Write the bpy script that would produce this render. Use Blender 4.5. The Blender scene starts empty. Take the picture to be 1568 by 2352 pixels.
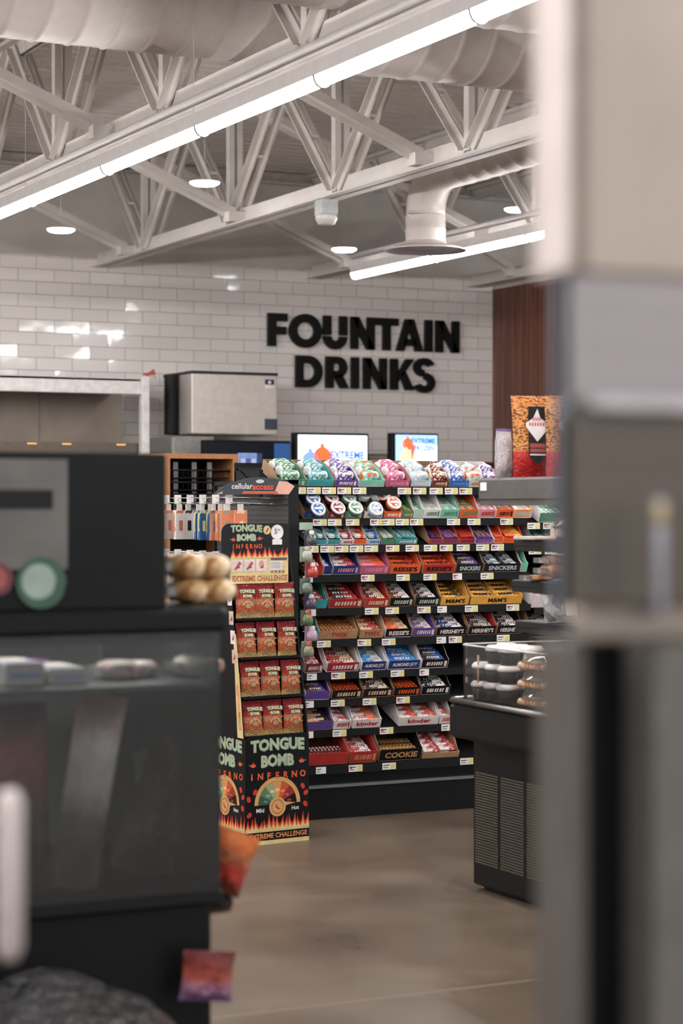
import bpy, math, random
from mathutils import Matrix, Vector
random.seed(7)
R = math.radians
SC = bpy.context.scene
COL = SC.collection
# ------------------------------------------------------------------ camera
TH = R(26.45); FPX = 4800.0; CX = 784.0; HOR = 1160.0; EYE = 1.5
cam_d = bpy.data.cameras.new('camera'); cam = bpy.data.objects.new('camera', cam_d); COL.objects.link(cam)
cam.location = (0, 0, EYE); cam.rotation_euler = (R(90), 0, -TH)
cam_d.sensor_fit = 'VERTICAL'; cam_d.sensor_height = 36; cam_d.lens = FPX / 2352 * 36
cam_d.shift_y = -(1176 - HOR) / 2352
cam_d.clip_start = .05; cam_d.clip_end = 200
cam_d.dof.use_dof = True; cam_d.dof.focus_distance = 9.9; cam_d.dof.aperture_fstop = 2.8
SC.camera = cam
# ------------------------------------------------------------------ world, exposure
SC.view_settings.view_transform = 'Standard'; SC.view_settings.look = 'None'
SC.view_settings.gamma = 1; SC.view_settings.exposure = 0.58; SC.view_settings.use_curve_mapping = False
W = bpy.data.worlds.new('store'); SC.world = W; W.use_nodes = True
W.node_tree.nodes['Background'].inputs[0].default_value = (.97, .96, .97, 1)
W.node_tree.nodes['Background'].inputs[1].default_value = .95
SC.cycles.use_denoising = True; SC.cycles.use_adaptive_sampling = True; SC.cycles.adaptive_threshold = .08
SC.cycles.max_bounces = 6; SC.cycles.transparent_max_bounces = 16
SC.cycles.sample_clamp_indirect = 4
TUBE = 48.0     # strength of the linear lamps
REFL_DISC = 14.0     # strength of the discs standing in for lamp reflections
# ------------------------------------------------------------------ projection helpers: photo pixel -> point on a real plane
sT, cT = math.sin(TH), math.cos(TH)
def ray(px, py):
    u = (px - CX) / FPX; v = (HOR - py) / FPX
    return Vector((sT + u * cT, cT - u * sT, v))
def onY(px, py, Y):
    d = ray(px, py); return Vector((0, 0, EYE)) + d * (Y / d.y)
def onX(px, py, X):
    d = ray(px, py); return Vector((0, 0, EYE)) + d * (X / d.x)
def onD(px, py, D):
    return Vector((0, 0, EYE)) + ray(px, py) * D
# ------------------------------------------------------------------ materials
def lin(c):
    r = []
    for v in c[:3]:
        v = v / 255.0
        r.append(v / 12.92 if v <= .04045 else ((v + .055) / 1.055) ** 2.4)
    return (r[0], r[1], r[2], 1)
MATS = {}
def nodes(name):
    m = bpy.data.materials.new(name); m.use_nodes = True
    nt = m.node_tree; b = nt.nodes['Principled BSDF']
    return m, nt, b
def L(nt, a, b): nt.links.new(a, b)
def N(nt, t, **kw):
    n = nt.nodes.new(t)
    for k, v in kw.items(): setattr(n, k, v)
    return n
def coordn(nt, kind='Object', scale=(1, 1, 1), loc=(0, 0, 0), rot=(0, 0, 0)):
    t = N(nt, 'ShaderNodeTexCoord'); mp = N(nt, 'ShaderNodeMapping')
    mp.inputs['Scale'].default_value = scale; mp.inputs['Location'].default_value = loc; mp.inputs['Rotation'].default_value = rot
    L(nt, t.outputs[kind], mp.inputs['Vector']); return mp.outputs['Vector']
def ramp(nt, fac, stops, interp='LINEAR'):
    r = N(nt, 'ShaderNodeValToRGB'); r.color_ramp.interpolation = interp
    el = r.color_ramp.elements
    el[0].position = stops[0][0]; el[0].color = stops[0][1]
    el[1].position = stops[-1][0]; el[1].color = stops[-1][1]
    for p, c in stops[1:-1]:
        e = el.new(p); e.color = c
    L(nt, fac, r.inputs['Fac']); return r.outputs['Color']
def flat(c, rough=.55, metal=0.0, var=.06, emit=0, coat=0, scale=18, spec=.5, bump=0):
    """plain paint, card or metal with a faint procedural mottling"""
    key = ('flat', tuple(c), rough, metal, var, emit, coat, scale, spec, bump)
    if key in MATS: return MATS[key]
    m, nt, b = nodes('paint_%d_%d_%d' % tuple(c[:3]))
    if max(c) < 75 and not emit: c = tuple(v * .55 for v in c); rough = max(rough, .45)
    n = N(nt, 'ShaderNodeTexNoise'); n.inputs['Scale'].default_value = scale; n.inputs['Detail'].default_value = 3
    L(nt, coordn(nt), n.inputs['Vector'])
    c1 = lin([max(0, v * (1 - var)) for v in c]); c2 = lin([min(255, v * (1 + var)) for v in c])
    L(nt, ramp(nt, n.outputs['Fac'], [(.3, c1), (.7, c2)]), b.inputs['Base Color'])
    b.inputs['Roughness'].default_value = rough; b.inputs['Metallic'].default_value = metal
    b.inputs['Specular IOR Level'].default_value = spec if max(c) > 45 else spec * .4
    if coat: b.inputs['Coat Weight'].default_value = coat; b.inputs['Coat Roughness'].default_value = .1
    if emit:
        b.inputs['Emission Color'].default_value = lin(c); b.inputs['Emission Strength'].default_value = emit
    if bump:
        bp = N(nt, 'ShaderNodeBump'); bp.inputs['Strength'].default_value = bump; bp.inputs['Distance'].default_value = .01
        L(nt, n.outputs['Fac'], bp.inputs['Height']); L(nt, bp.outputs['Normal'], b.inputs['Normal'])
    MATS[key] = m; return m
def wrap(c, acc, acc2=None, rough=.28, scale=62, cut=.57, stretch=(1, 2.2, 1), bump=.35):
    """printed glossy film: base colour with blotches of one or two print colours and crinkles"""
    key = ('wrap', tuple(c), tuple(acc), tuple(acc2 or ()), rough, scale, cut, stretch, bump)
    if key in MATS: return MATS[key]
    m, nt, b = nodes('film_%d_%d_%d' % tuple(c[:3]))
    v = coordn(nt, scale=stretch)
    n = N(nt, 'ShaderNodeTexNoise'); n.inputs['Scale'].default_value = scale; n.inputs['Detail'].default_value = .95
    L(nt, v, n.inputs['Vector'])
    st = [(0, lin(c)), (cut, lin(c)), (cut + .02, lin(acc)), (1, lin(acc))]
    if acc2: st = [(0, lin(acc2)), (.40, lin(acc2)), (.42, lin(c)), (cut, lin(c)), (cut + .02, lin(acc)), (1, lin(acc))]
    L(nt, ramp(nt, n.outputs['Fac'], st), b.inputs['Base Color'])
    n2 = N(nt, 'ShaderNodeTexNoise'); n2.inputs['Scale'].default_value = 55; n2.inputs['Detail'].default_value = 2
    n2.inputs['Distortion'].default_value = .95
    L(nt, coordn(nt, scale=(1, 1, 1)), n2.inputs['Vector'])
    bp = N(nt, 'ShaderNodeBump'); bp.inputs['Strength'].default_value = bump; bp.inputs['Distance'].default_value = .01
    L(nt, n2.outputs['Fac'], bp.inputs['Height']); L(nt, bp.outputs['Normal'], b.inputs['Normal'])
    b.inputs['Roughness'].default_value = rough
    MATS[key] = m; return m
def banded(name, stops, noise=.06, rough=.25, nscale=14, bump=.5, axis=2, interp='LINEAR'):
    """printed bag: colours in bands along the height (generated coordinates)"""
    m, nt, b = nodes(name)
    t = N(nt, 'ShaderNodeTexCoord'); s = N(nt, 'ShaderNodeSeparateXYZ'); L(nt, t.outputs['Generated'], s.inputs[0])
    n = N(nt, 'ShaderNodeTexNoise'); n.inputs['Scale'].default_value = nscale; n.inputs['Detail'].default_value = 3
    L(nt, t.outputs['Generated'], n.inputs['Vector'])
    a = N(nt, 'ShaderNodeMath', operation='SUBTRACT'); L(nt, n.outputs['Fac'], a.inputs[0]); a.inputs[1].default_value = .5
    k = N(nt, 'ShaderNodeMath', operation='MULTIPLY_ADD'); L(nt, a.outputs[0], k.inputs[0]); k.inputs[1].default_value = noise * 4
    L(nt, s.outputs[axis], k.inputs[2])
    L(nt, ramp(nt, k.outputs[0], [(p, lin(c)) for p, c in stops], interp), b.inputs['Base Color'])
    n2 = N(nt, 'ShaderNodeTexNoise'); n2.inputs['Scale'].default_value = 7; n2.inputs['Detail'].default_value = 2
    n2.inputs['Distortion'].default_value = 2
    L(nt, t.outputs['Generated'], n2.inputs['Vector'])
    bp = N(nt, 'ShaderNodeBump'); bp.inputs['Strength'].default_value = bump; bp.inputs['Distance'].default_value = .02
    L(nt, n2.outputs['Fac'], bp.inputs['Height']); L(nt, bp.outputs['Normal'], b.inputs['Normal'])
    b.inputs['Roughness'].default_value = rough
    return m
def glass(name, tint=(235, 240, 240), refl=.1, haze=0.0):
    m = bpy.data.materials.new(name); m.use_nodes = True; nt = m.node_tree; nt.nodes.clear()
    o = N(nt, 'ShaderNodeOutputMaterial'); tr = N(nt, 'ShaderNodeBsdfTransparent'); gl = N(nt, 'ShaderNodeBsdfGlossy')
    tr.inputs[0].default_value = lin(tint); gl.inputs['Roughness'].default_value = .06
    mx = N(nt, 'ShaderNodeMixShader'); lw = N(nt, 'ShaderNodeLayerWeight'); lw.inputs[0].default_value = .25
    ad = N(nt, 'ShaderNodeMath', operation='ADD'); ad.use_clamp = True
    L(nt, lw.outputs['Fresnel'], ad.inputs[0]); ad.inputs[1].default_value = refl
    L(nt, ad.outputs[0], mx.inputs[0]); L(nt, tr.outputs[0], mx.inputs[1]); L(nt, gl.outputs[0], mx.inputs[2])
    last = mx
    if haze:
        df = N(nt, 'ShaderNodeBsdfDiffuse'); df.inputs[0].default_value = lin((170, 172, 172))
        m2 = N(nt, 'ShaderNodeMixShader'); m2.inputs[0].default_value = haze
        L(nt, mx.outputs[0], m2.inputs[1]); L(nt, df.outputs[0], m2.inputs[2]); last = m2
    L(nt, last.outputs[0], o.inputs[0]); return m
def steel(c=(150, 148, 145), rough=.32, axis=2, name='brushed_steel'):
    key = ('steel', tuple(c), rough, axis)
    if key in MATS: return MATS[key]
    m, nt, b = nodes(name)
    sc = [60, 60, 60]; sc[axis] = 1.0
    n = N(nt, 'ShaderNodeTexNoise'); n.inputs['Scale'].default_value = 3; n.inputs['Detail'].default_value = 4
    L(nt, coordn(nt, scale=tuple(sc)), n.inputs['Vector'])
    L(nt, ramp(nt, n.outputs['Fac'], [(.2, lin([v * .93 for v in c])), (.8, lin([min(255, v * 1.05) for v in c]))]), b.inputs['Base Color'])
    b.inputs['Metallic'].default_value = .85; b.inputs['Roughness'].default_value = rough
    MATS[key] = m; return m
BLACK = flat((30, 33, 35), .42); BLACKM = flat((27, 30, 32), .5); BLK2 = flat((18, 20, 22), .35)
WHITEP = flat((205, 197, 190), .5); KRAFT = flat((150, 118, 88), .8); PAPER = flat((228, 224, 222), .6)
TAGY = flat((214, 204, 130), .6); INK = flat((60, 58, 60), .6); CREAM = flat((214, 190, 130), .6)
CHARC = flat((52, 56, 60), .5); SILVER = steel()
# ------------------------------------------------------------------ mesh builder
TXT = {}
def text_geo(s, off=.012, res=2):
    k = (s, off, res)
    if k in TXT: return TXT[k]
    cu = bpy.data.curves.new('lettering', 'FONT'); cu.body = s; cu.offset = off; cu.resolution_u = res; cu.fill_mode = 'FRONT'
    ob = bpy.data.objects.new('lettering', cu); COL.objects.link(ob)
    bpy.context.view_layer.update()
    me = ob.evaluated_get(bpy.context.evaluated_depsgraph_get()).to_mesh()
    vs = [v.co.copy() for v in me.vertices]; fs = [tuple(p.vertices) for p in me.polygons]
    ob.to_mesh_clear(); bpy.data.objects.remove(ob); bpy.data.curves.remove(cu)
    if vs:
        x0 = min(v.x for v in vs); x1 = max(v.x for v in vs); y0 = min(v.y for v in vs); y1 = max(v.y for v in vs)
        w = x1 - x0; h = y1 - y0
        vs = [((v.x - x0) / w - .5, (v.y - y0) / h - .5) for v in vs]
        TXT[k] = (vs, fs, w / h)
    else: TXT[k] = ([], [], 1)
    return TXT[k]
FRONT = Matrix(((1, 0, 0, 0), (0, 0, -1, 0), (0, 1, 0, 0), (0, 0, 0, 1)))     # plane (x right, y up) facing -Y
def plane_at(o, r, u):
    r = Vector(r).normalized(); u = Vector(u).normalized(); n = r.cross(u)
    return Matrix(((r.x, u.x, n.x, o[0]), (r.y, u.y, n.y, o[1]), (r.z, u.z, n.z, o[2]), (0, 0, 0, 1)))
def blocks(mb, x0, x1, y0, h, mat, M, off, n=7, seed=1):
    """a run of small slanted marks: printed lettering too small to read"""
    rnd = random.Random(seed); st = (x1 - x0) / n
    for k in range(n):
        a = x0 + st * (k + rnd.uniform(.05, .15)); b = a + st * rnd.uniform(.5, .75); s = h * .22
        mb.poly([(a, y0), (b, y0), (b + s, y0 + h), (a + s, y0 + h)], mat, M, off)
class MB:
    def __init__(s): s.v = []; s.f = []; s.m = []; s.mats = []; s.smooth = []
    def mi(s, mat):
        if mat not in s.mats: s.mats.append(mat)
        return s.mats.index(mat)
    def add(s, vs, fs, mat, smooth=False):
        b = len(s.v); s.v += [tuple(v) for v in vs]; i = s.mi(mat)
        for f in fs: s.f.append(tuple(b + k for k in f)); s.m.append(i); s.smooth.append(smooth)
        return s
    def box(s, a, b, mat, M=None):
        x0, y0, z0 = a; x1, y1, z1 = b
        vs = [Vector(p) for p in ((x0, y0, z0), (x1, y0, z0), (x1, y1, z0), (x0, y1, z0), (x0, y0, z1), (x1, y0, z1), (x1, y1, z1), (x0, y1, z1))]
        if M: vs = [M @ p for p in vs]
        return s.add(vs, [(0, 3, 2, 1), (4, 5, 6, 7), (0, 1, 5, 4), (1, 2, 6, 5), (2, 3, 7, 6), (3, 0, 4, 7)], mat)
    def rbox(s, a, b, mat, r=.01, M=None):
        """box with its four vertical edges and top and bottom rims chamfered"""
        x0, y0, z0 = a; x1, y1, z1 = b
        def ring(z, i):
            pts = []
            for cx, cy, a0 in ((x1 - r, y1 - r, 0), (x0 + r, y1 - r, 90), (x0 + r, y0 + r, 180), (x1 - r, y0 + r, 270)):
                for k in (0, 30, 60, 90):
                    t = R(a0 + k); pts.append(Vector((cx + (r - i) * math.cos(t), cy + (r - i) * math.sin(t), z)))
            return pts
        rings = [ring(z0, r * .5), ring(z0 + r * .5, 0), ring(z1 - r * .5, 0), ring(z1, r * .5)]
        return s.loft(rings, mat, M)
    def loft(s, rings, mat, M=None, cap=True, smooth=False, closed=True):
        n = len(rings[0]); vs = [p for r_ in rings for p in r_]
        if M: vs = [M @ Vector(p) for p in vs]
        fs = []
        for i in range(len(rings) - 1):
            for j in range(n if closed else n - 1):
                k = (j + 1) % n; fs.append((i * n + j, i * n + k, (i + 1) * n + k, (i + 1) * n + j))
        s.add(vs, fs, mat, smooth)
        if cap:
            b = len(s.v) - len(vs)
            i = s.mi(mat)
            s.f.append(tuple(b + j for j in reversed(range(n)))); s.m.append(i); s.smooth.append(False)
            s.f.append(tuple(b + (len(rings) - 1) * n + j for j in range(n))); s.m.append(i); s.smooth.append(False)
        return s
    def tube(s, pts, r, mat, n=8, cap=True, smooth=True):
        pts = [Vector(p) for p in pts]; rs = r if isinstance(r, (list, tuple)) else [r] * len(pts)
        rings = []; up = None
        for i, p in enumerate(pts):
            d = (pts[min(i + 1, len(pts) - 1)] - pts[max(i - 1, 0)]).normalized()
            if up is None or abs(up.dot(d)) > .98: up = Vector((0, 0, 1)) if abs(d.z) < .9 else Vector((1, 0, 0))
            a = d.cross(up).normalized(); b = a.cross(d).normalized(); up = b
            rings.append([p + a * math.cos(2 * math.pi * k / n) * rs[i] + b * math.sin(2 * math.pi * k / n) * rs[i] for k in range(n)])
        return s.loft(rings, mat, cap=cap, smooth=smooth)
    def bar(s, p, q, w, h, mat, side=None):
        """rectangular bar from p to q; w across 'side', h across the other"""
        p = Vector(p); q = Vector(q); d = (q - p).normalized(); a = Vector(side or (1, 0, 0)); a = (a - d * a.dot(d)).normalized(); b = d.cross(a)
        rr = [[c + a * sx * w / 2 + b * sy * h / 2 for sx, sy in ((-1, -1), (1, -1), (1, 1), (-1, 1))] for c in (p, q)]
        return s.loft(rr, mat)
    def lathe(s, prof, mat, n=20, M=None, smooth=True, cap=True):
        rings = [[Vector((r_ * math.cos(2 * math.pi * k / n), r_ * math.sin(2 * math.pi * k / n), z)) for k in range(n)] for r_, z in prof]
        return s.loft(rings, mat, M, cap=cap, smooth=smooth)
    def prism(s, pts, d0, d1, mat, M=FRONT):
        """2-D outline in plane M pushed from d0 to d1 along its normal"""
        n = len(pts)
        vs = [M @ Vector((x, y, d0)) for x, y in pts] + [M @ Vector((x, y, d1)) for x, y in pts]
        fs = [tuple(reversed(range(n))), tuple(range(n, 2 * n))] + [(i, (i + 1) % n, n + (i + 1) % n, n + i) for i in range(n)]
        return s.add(vs, fs, mat)
    def poly(s, pts, mat, M=FRONT, off=.0008):
        return s.add([M @ Vector((x, y, off)) for x, y in pts], [tuple(range(len(pts)))], mat)
    def strip(s, inner, outer, mat, M=FRONT, off=.0008, off0=None):
        n = len(inner); vs = [M @ Vector((x, y, off)) for x, y in inner] + [M @ Vector((x, y, off)) for x, y in outer]
        fs = [(i, i + 1, n + i + 1, n + i) for i in range(n - 1)]
        if off0 is not None:
            vs += [M @ Vector((x, y, off0)) for x, y in inner] + [M @ Vector((x, y, off0)) for x, y in outer]
            fs += [(i + 1, i, 2 * n + i, 2 * n + i + 1) for i in range(n - 1)] + [(n + i, n + i + 1, 3 * n + i + 1, 3 * n + i) for i in range(n - 1)]
            fs += [(0, n, 3 * n, 2 * n), (2 * n - 1, n - 1, 3 * n - 1, 4 * n - 1)]
        return s.add(vs, fs, mat)
    def text(s, t, cx, cy, h, mat, M=FRONT, off=.001, w=None, bold=.012, arch=0, slant=0, res=2):
        vs, fs, asp = text_geo(t, bold, res); W_ = w or h * asp
        out = []
        for x, y in vs:
            X = x * W_; Y = y * h * (1 + abs(arch) * .0) + arch * (.25 - x * x)
            out.append(M @ Vector((cx + X + slant * Y, cy + Y, off)))
        return s.add(out, fs, mat)
    def build(s, name, parent=None, loc=(0, 0, 0), rot=(0, 0, 0), label=None, cat=None, group=None, kind=None):
        me = bpy.data.meshes.new(name); me.from_pydata(s.v, [], s.f)
        for m in s.mats: me.materials.append(m)
        me.polygons.foreach_set('material_index', s.m); me.polygons.foreach_set('use_smooth', s.smooth)
        me.update()
        return link(name, me, parent, loc, rot, label, cat, group, kind)
    def mesh(s, name):
        me = bpy.data.meshes.new(name); me.from_pydata(s.v, [], s.f)
        for m in s.mats: me.materials.append(m)
        me.polygons.foreach_set('material_index', s.m); me.polygons.foreach_set('use_smooth', s.smooth)
        me.update(); return me
def link(name, data, parent=None, loc=(0, 0, 0), rot=(0, 0, 0), label=None, cat=None, group=None, kind=None):
    o = bpy.data.objects.new(name, data); COL.objects.link(o); o.location = loc; o.rotation_euler = rot
    if parent: o.parent = parent
    if label: o['label'] = label
    if cat: o['category'] = cat
    if group: o['group'] = group
    if kind: o['kind'] = kind
    return o
def empty(name, loc, label, cat, rot=(0, 0, 0), group=None, kind=None):
    return link(name, None, None, loc, rot, label, cat, group, kind)
def copy_tree(o, parent=None, loc=None, rot=None, label=None):
    c = o.copy(); COL.objects.link(c)
    if parent is not None: c.parent = parent
    if loc is not None: c.location = loc
    if rot is not None: c.rotation_euler = rot
    if label: c['label'] = label
    for ch in list(o.children): copy_tree(ch, c)
    return c
def arc(cx, cy, r, a0, a1, n=14, ry=None):
    ry = ry or r
    return [(cx + r * math.cos(R(a0 + (a1 - a0) * i / n)), cy + ry * math.sin(R(a0 + (a1 - a0) * i / n))) for i in range(n + 1)]
def pillow(mb, w, h, t, mat, M=None, nx=8, ny=10, crimp=.06, wrinkle=.0, seed=0, back=True):
    """sealed film bag in the local XZ plane, bulging along -Y (and +Y)"""
    rnd = random.Random(seed)
    def z(i, j, sgn):
        u = i / nx; v = j / ny
        e = min(1, max(0, (v - crimp)) / .22, max(0, (1 - crimp - v)) / .22) if crimp < v < 1 - crimp else 0
        e = math.sin(e * math.pi / 2); g = math.sin(math.pi * min(1, max(0, u))) ** .55
        return sgn * (t / 2 * e * g + .0008) + (rnd.uniform(-1, 1) * wrinkle * e * g)
    for sgn in (-1, 1):
        if sgn == 1 and not back: continue
        vs = []
        for j in range(ny + 1):
            for i in range(nx + 1):
                v = j / ny; nar = 1 - .07 * math.sin(math.pi * v)
                p = Vector(((i / nx - .5) * w * nar, z(i, j, sgn), v * h))
                vs.append(M @ p if M else p)
        fs = []
        for j in range(ny):
            for i in range(nx):
                a = j * (nx + 1) + i; q = (a, a + 1, a + nx + 2, a + nx + 1)
                fs.append(q if sgn < 0 else q[::-1])
        mb.add(vs, fs, mat, True)
    return mb
ORD = ['first', 'second', 'third', 'fourth', 'fifth', 'sixth', 'seventh', 'eighth', 'ninth', 'tenth', 'eleventh', 'twelfth', 'thirteenth', 'fourteenth']
# ================================================================== THE SHELL
HT = 3.484; HD = 4.3; XR = 9.455; YB = 16.0
def floor_mat():
    m, nt, b = nodes('polished_concrete')
    n = N(nt, 'ShaderNodeTexNoise'); n.inputs['Scale'].default_value = 1.3; n.inputs['Detail'].default_value = 8; n.inputs['Roughness'].default_value = .6
    L(nt, coordn(nt), n.inputs['Vector'])
    col = ramp(nt, n.outputs['Fac'], [(.25, lin((76, 65, 55))), (.5, lin((100, 86, 74))), (.75, lin((122, 108, 95)))])
    n2 = N(nt, 'ShaderNodeTexNoise'); n2.inputs['Scale'].default_value = 9; n2.inputs['Detail'].default_value = 9
    L(nt, coordn(nt, scale=(1, .6, 1)), n2.inputs['Vector'])
    sp = ramp(nt, n2.outputs['Fac'], [(.72, (0, 0, 0, 1)), (.8, (.35, .35, .35, 1))])
    mx = N(nt, 'ShaderNodeMix', data_type='RGBA'); L(nt, sp, mx.inputs['Factor']); L(nt, col, mx.inputs['A']); mx.inputs['B'].default_value = lin((196, 186, 172))
    # saw-cut joints every 3.05 m across and along
    s = N(nt, 'ShaderNodeSeparateXYZ'); L(nt, coordn(nt, loc=(-.9, -5.64, 0)), s.inputs[0])
    def joint(o):
        a = N(nt, 'ShaderNodeMath', operation='PINGPONG'); L(nt, o, a.inputs[0]); a.inputs[1].default_value = 3.05
        c = N(nt, 'ShaderNodeMath', operation='LESS_THAN'); L(nt, a.outputs[0], c.inputs[0]); c.inputs[1].default_value = .006
        return c.outputs[0]
    mxj = N(nt, 'ShaderNodeMath', operation='MAXIMUM'); L(nt, joint(s.outputs[1]), mxj.inputs[0]); mxj.inputs[1].default_value = 0
    m2 = N(nt, 'ShaderNodeMix', data_type='RGBA'); L(nt, mxj.outputs[0], m2.inputs['Factor']); L(nt, mx.outputs['Result'], m2.inputs['A']); m2.inputs['B'].default_value = lin((138, 123, 107))
    L(nt, m2.outputs['Result'], b.inputs['Base Color'])
    b.inputs['Roughness'].default_value = .3; b.inputs['Specular IOR Level'].default_value = .4
    rr = ramp(nt, n.outputs['Fac'], [(.3, (.26, .26, .26, 1)), (.7, (.42, .42, .42, 1))]); L(nt, rr, b.inputs['Roughness'])
    return m
def tile_mat():
    m, nt, b = nodes('subway_tile'); TW, TH_ = .301, .1009
    v = coordn(nt)     # object origin carries the phase
    sep = N(nt, 'ShaderNodeSeparateXYZ'); L(nt, v, sep.inputs[0]); cmb = N(nt, 'ShaderNodeCombineXYZ')
    L(nt, sep.outputs[0], cmb.inputs[0]); L(nt, sep.outputs[2], cmb.inputs[1])
    br = N(nt, 'ShaderNodeTexBrick'); L(nt, cmb.outputs[0], br.inputs['Vector'])
    br.offset = .5; br.offset_frequency = 2; br.squash = 1
    br.inputs['Scale'].default_value = 1; br.inputs['Brick Width'].default_value = TW; br.inputs['Row Height'].default_value = TH_
    br.inputs['Mortar Size'].default_value = .0023; br.inputs['Mortar Smooth'].default_value = .25
    br.inputs['Color1'].default_value = (0, 0, 0, 1); br.inputs['Color2'].default_value = (1, 1, 1, 1); br.inputs['Mortar'].default_value = (0, 0, 0, 1)
    tint = ramp(nt, br.outputs['Color'], [(0, lin((226, 219, 214))), (1, lin((232, 226, 221)))])
    mx = N(nt, 'ShaderNodeMix', data_type='RGBA'); L(nt, br.outputs['Fac'], mx.inputs['Factor']); L(nt, tint, mx.inputs['A']); mx.inputs['B'].default_value = lin((140, 130, 124))
    L(nt, mx.outputs['Result'], b.inputs['Base Color'])
    wn = N(nt, 'ShaderNodeTexWhiteNoise', noise_dimensions='1D'); mu = N(nt, 'ShaderNodeMath', operation='MULTIPLY'); mu.inputs[1].default_value = 937
    bw = N(nt, 'ShaderNodeSeparateColor'); L(nt, br.outputs['Color'], bw.inputs[0]); L(nt, bw.outputs[0], mu.inputs[0]); L(nt, mu.outputs[0], wn.inputs['W'])
    sb = N(nt, 'ShaderNodeVectorMath', operation='SUBTRACT'); L(nt, wn.outputs['Color'], sb.inputs[0]); sb.inputs[1].default_value = (.5, .5, .5)
    sc = N(nt, 'ShaderNodeVectorMath', operation='SCALE'); L(nt, sb.outputs[0], sc.inputs[0]); sc.inputs['Scale'].default_value = .07
    g = N(nt, 'ShaderNodeNewGeometry'); ad = N(nt, 'ShaderNodeVectorMath', operation='ADD'); L(nt, g.outputs['Normal'], ad.inputs[0]); L(nt, sc.outputs[0], ad.inputs[1])
    nm = N(nt, 'ShaderNodeVectorMath', operation='NORMALIZE'); L(nt, ad.outputs[0], nm.inputs[0])
    nz = N(nt, 'ShaderNodeTexNoise'); nz.inputs['Scale'].default_value = 5; L(nt, v, nz.inputs['Vector'])
    hs = N(nt, 'ShaderNodeMath', operation='MULTIPLY_ADD'); L(nt, br.outputs['Fac'], hs.inputs[0]); hs.inputs[1].default_value = -1; L(nt, nz.outputs['Fac'], hs.inputs[2])
    bp = N(nt, 'ShaderNodeBump'); bp.inputs['Strength'].default_value = .35; bp.inputs['Distance'].default_value = .006
    L(nt, hs.outputs[0], bp.inputs['Height']); L(nt, nm.outputs[0], bp.inputs['Normal']); L(nt, bp.outputs['Normal'], b.inputs['Normal'])
    rr = N(nt, 'ShaderNodeMapRange'); L(nt, br.outputs['Fac'], rr.inputs[0]); rr.inputs[3].default_value = .09; rr.inputs[4].default_value = .8; L(nt, rr.outputs[0], b.inputs['Roughness'])
    return m
def wood_mat():
    m, nt, b = nodes('rosewood_panelling')
    n = N(nt, 'ShaderNodeTexNoise'); n.inputs['Scale'].default_value = 1.6; n.inputs['Detail'].default_value = 6; n.inputs['Distortion'].default_value = .3
    L(nt, coordn(nt, scale=(22, 22, .5)), n.inputs['Vector'])
    L(nt, ramp(nt, n.outputs['Fac'], [(.3, lin((62, 35, 28))), (.5, lin((98, 56, 42))), (.62, lin((124, 74, 54))), (.75, lin((70, 42, 34)))]), b.inputs['Base Color'])
    b.inputs['Roughness'].default_value = .45; return m
DECKP = flat((206, 199, 193), .6, var=.02); PLASTER = flat((196, 191, 184), .7, var=.03, scale=3)
MB().box((-12, -8, -.1), (15, 16.2, 0), floor_mat()).build('floor', kind='structure')
MB().box((-12, 0, 0), (XR, .12, HT), tile_mat()).build('wall_back', loc=(0, YB, 0), kind='structure')
tw = bpy.data.objects['wall_back']
# phase of the tile pattern: move the origin, keep the wall in place
ox, oz = 5.243, HT - .1009 * 40
for v_ in tw.data.vertices: v_.co.x -= ox; v_.co.z -= oz
tw.location = (ox, YB, oz)
MB().box((-12, YB + .03, HT), (15, YB + .2, HD), PLASTER).build('wall_back_upper', kind='structure')
MB().box((XR, 9.0, 0), (XR + .12, YB + .12, 3.41), wood_mat()).build('wall_right', kind='structure')
MB().box((XR, YB + .01, 0), (15, YB + .12, HT), PLASTER).build('wall_back_beyond', kind='structure')
# corrugated roof deck
mb = MB(); pts = []; y = -8.0
while y < YB + .1:
    for dy, dz in ((0, 0), (.05, 0), (.066, .038), (.136, .038)): pts.append((y + dy, HD + dz))
    y += .1524
mb.loft([[(x, a, b) for a, b in pts] for x in (-12, 15)], DECKP, cap=False, closed=False)
mb.build('ceiling', kind='structure')
# ledger angle where the deck meets the end wall, and the metal trim on top of the tile
mb = MB(); mb.box((-12, YB - .07, HD - .1), (15, YB + .02, HD - .085), WHITEP); mb.box((-12, YB + .01, HD - .1), (15, YB + .03, HD), WHITEP); mb.build('trim_1', kind='structure')
MB().box((-12, YB - .012, HT - .004), (XR, YB + .03, HT + .012), WHITEP).build('trim_2', kind='structure')
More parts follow.
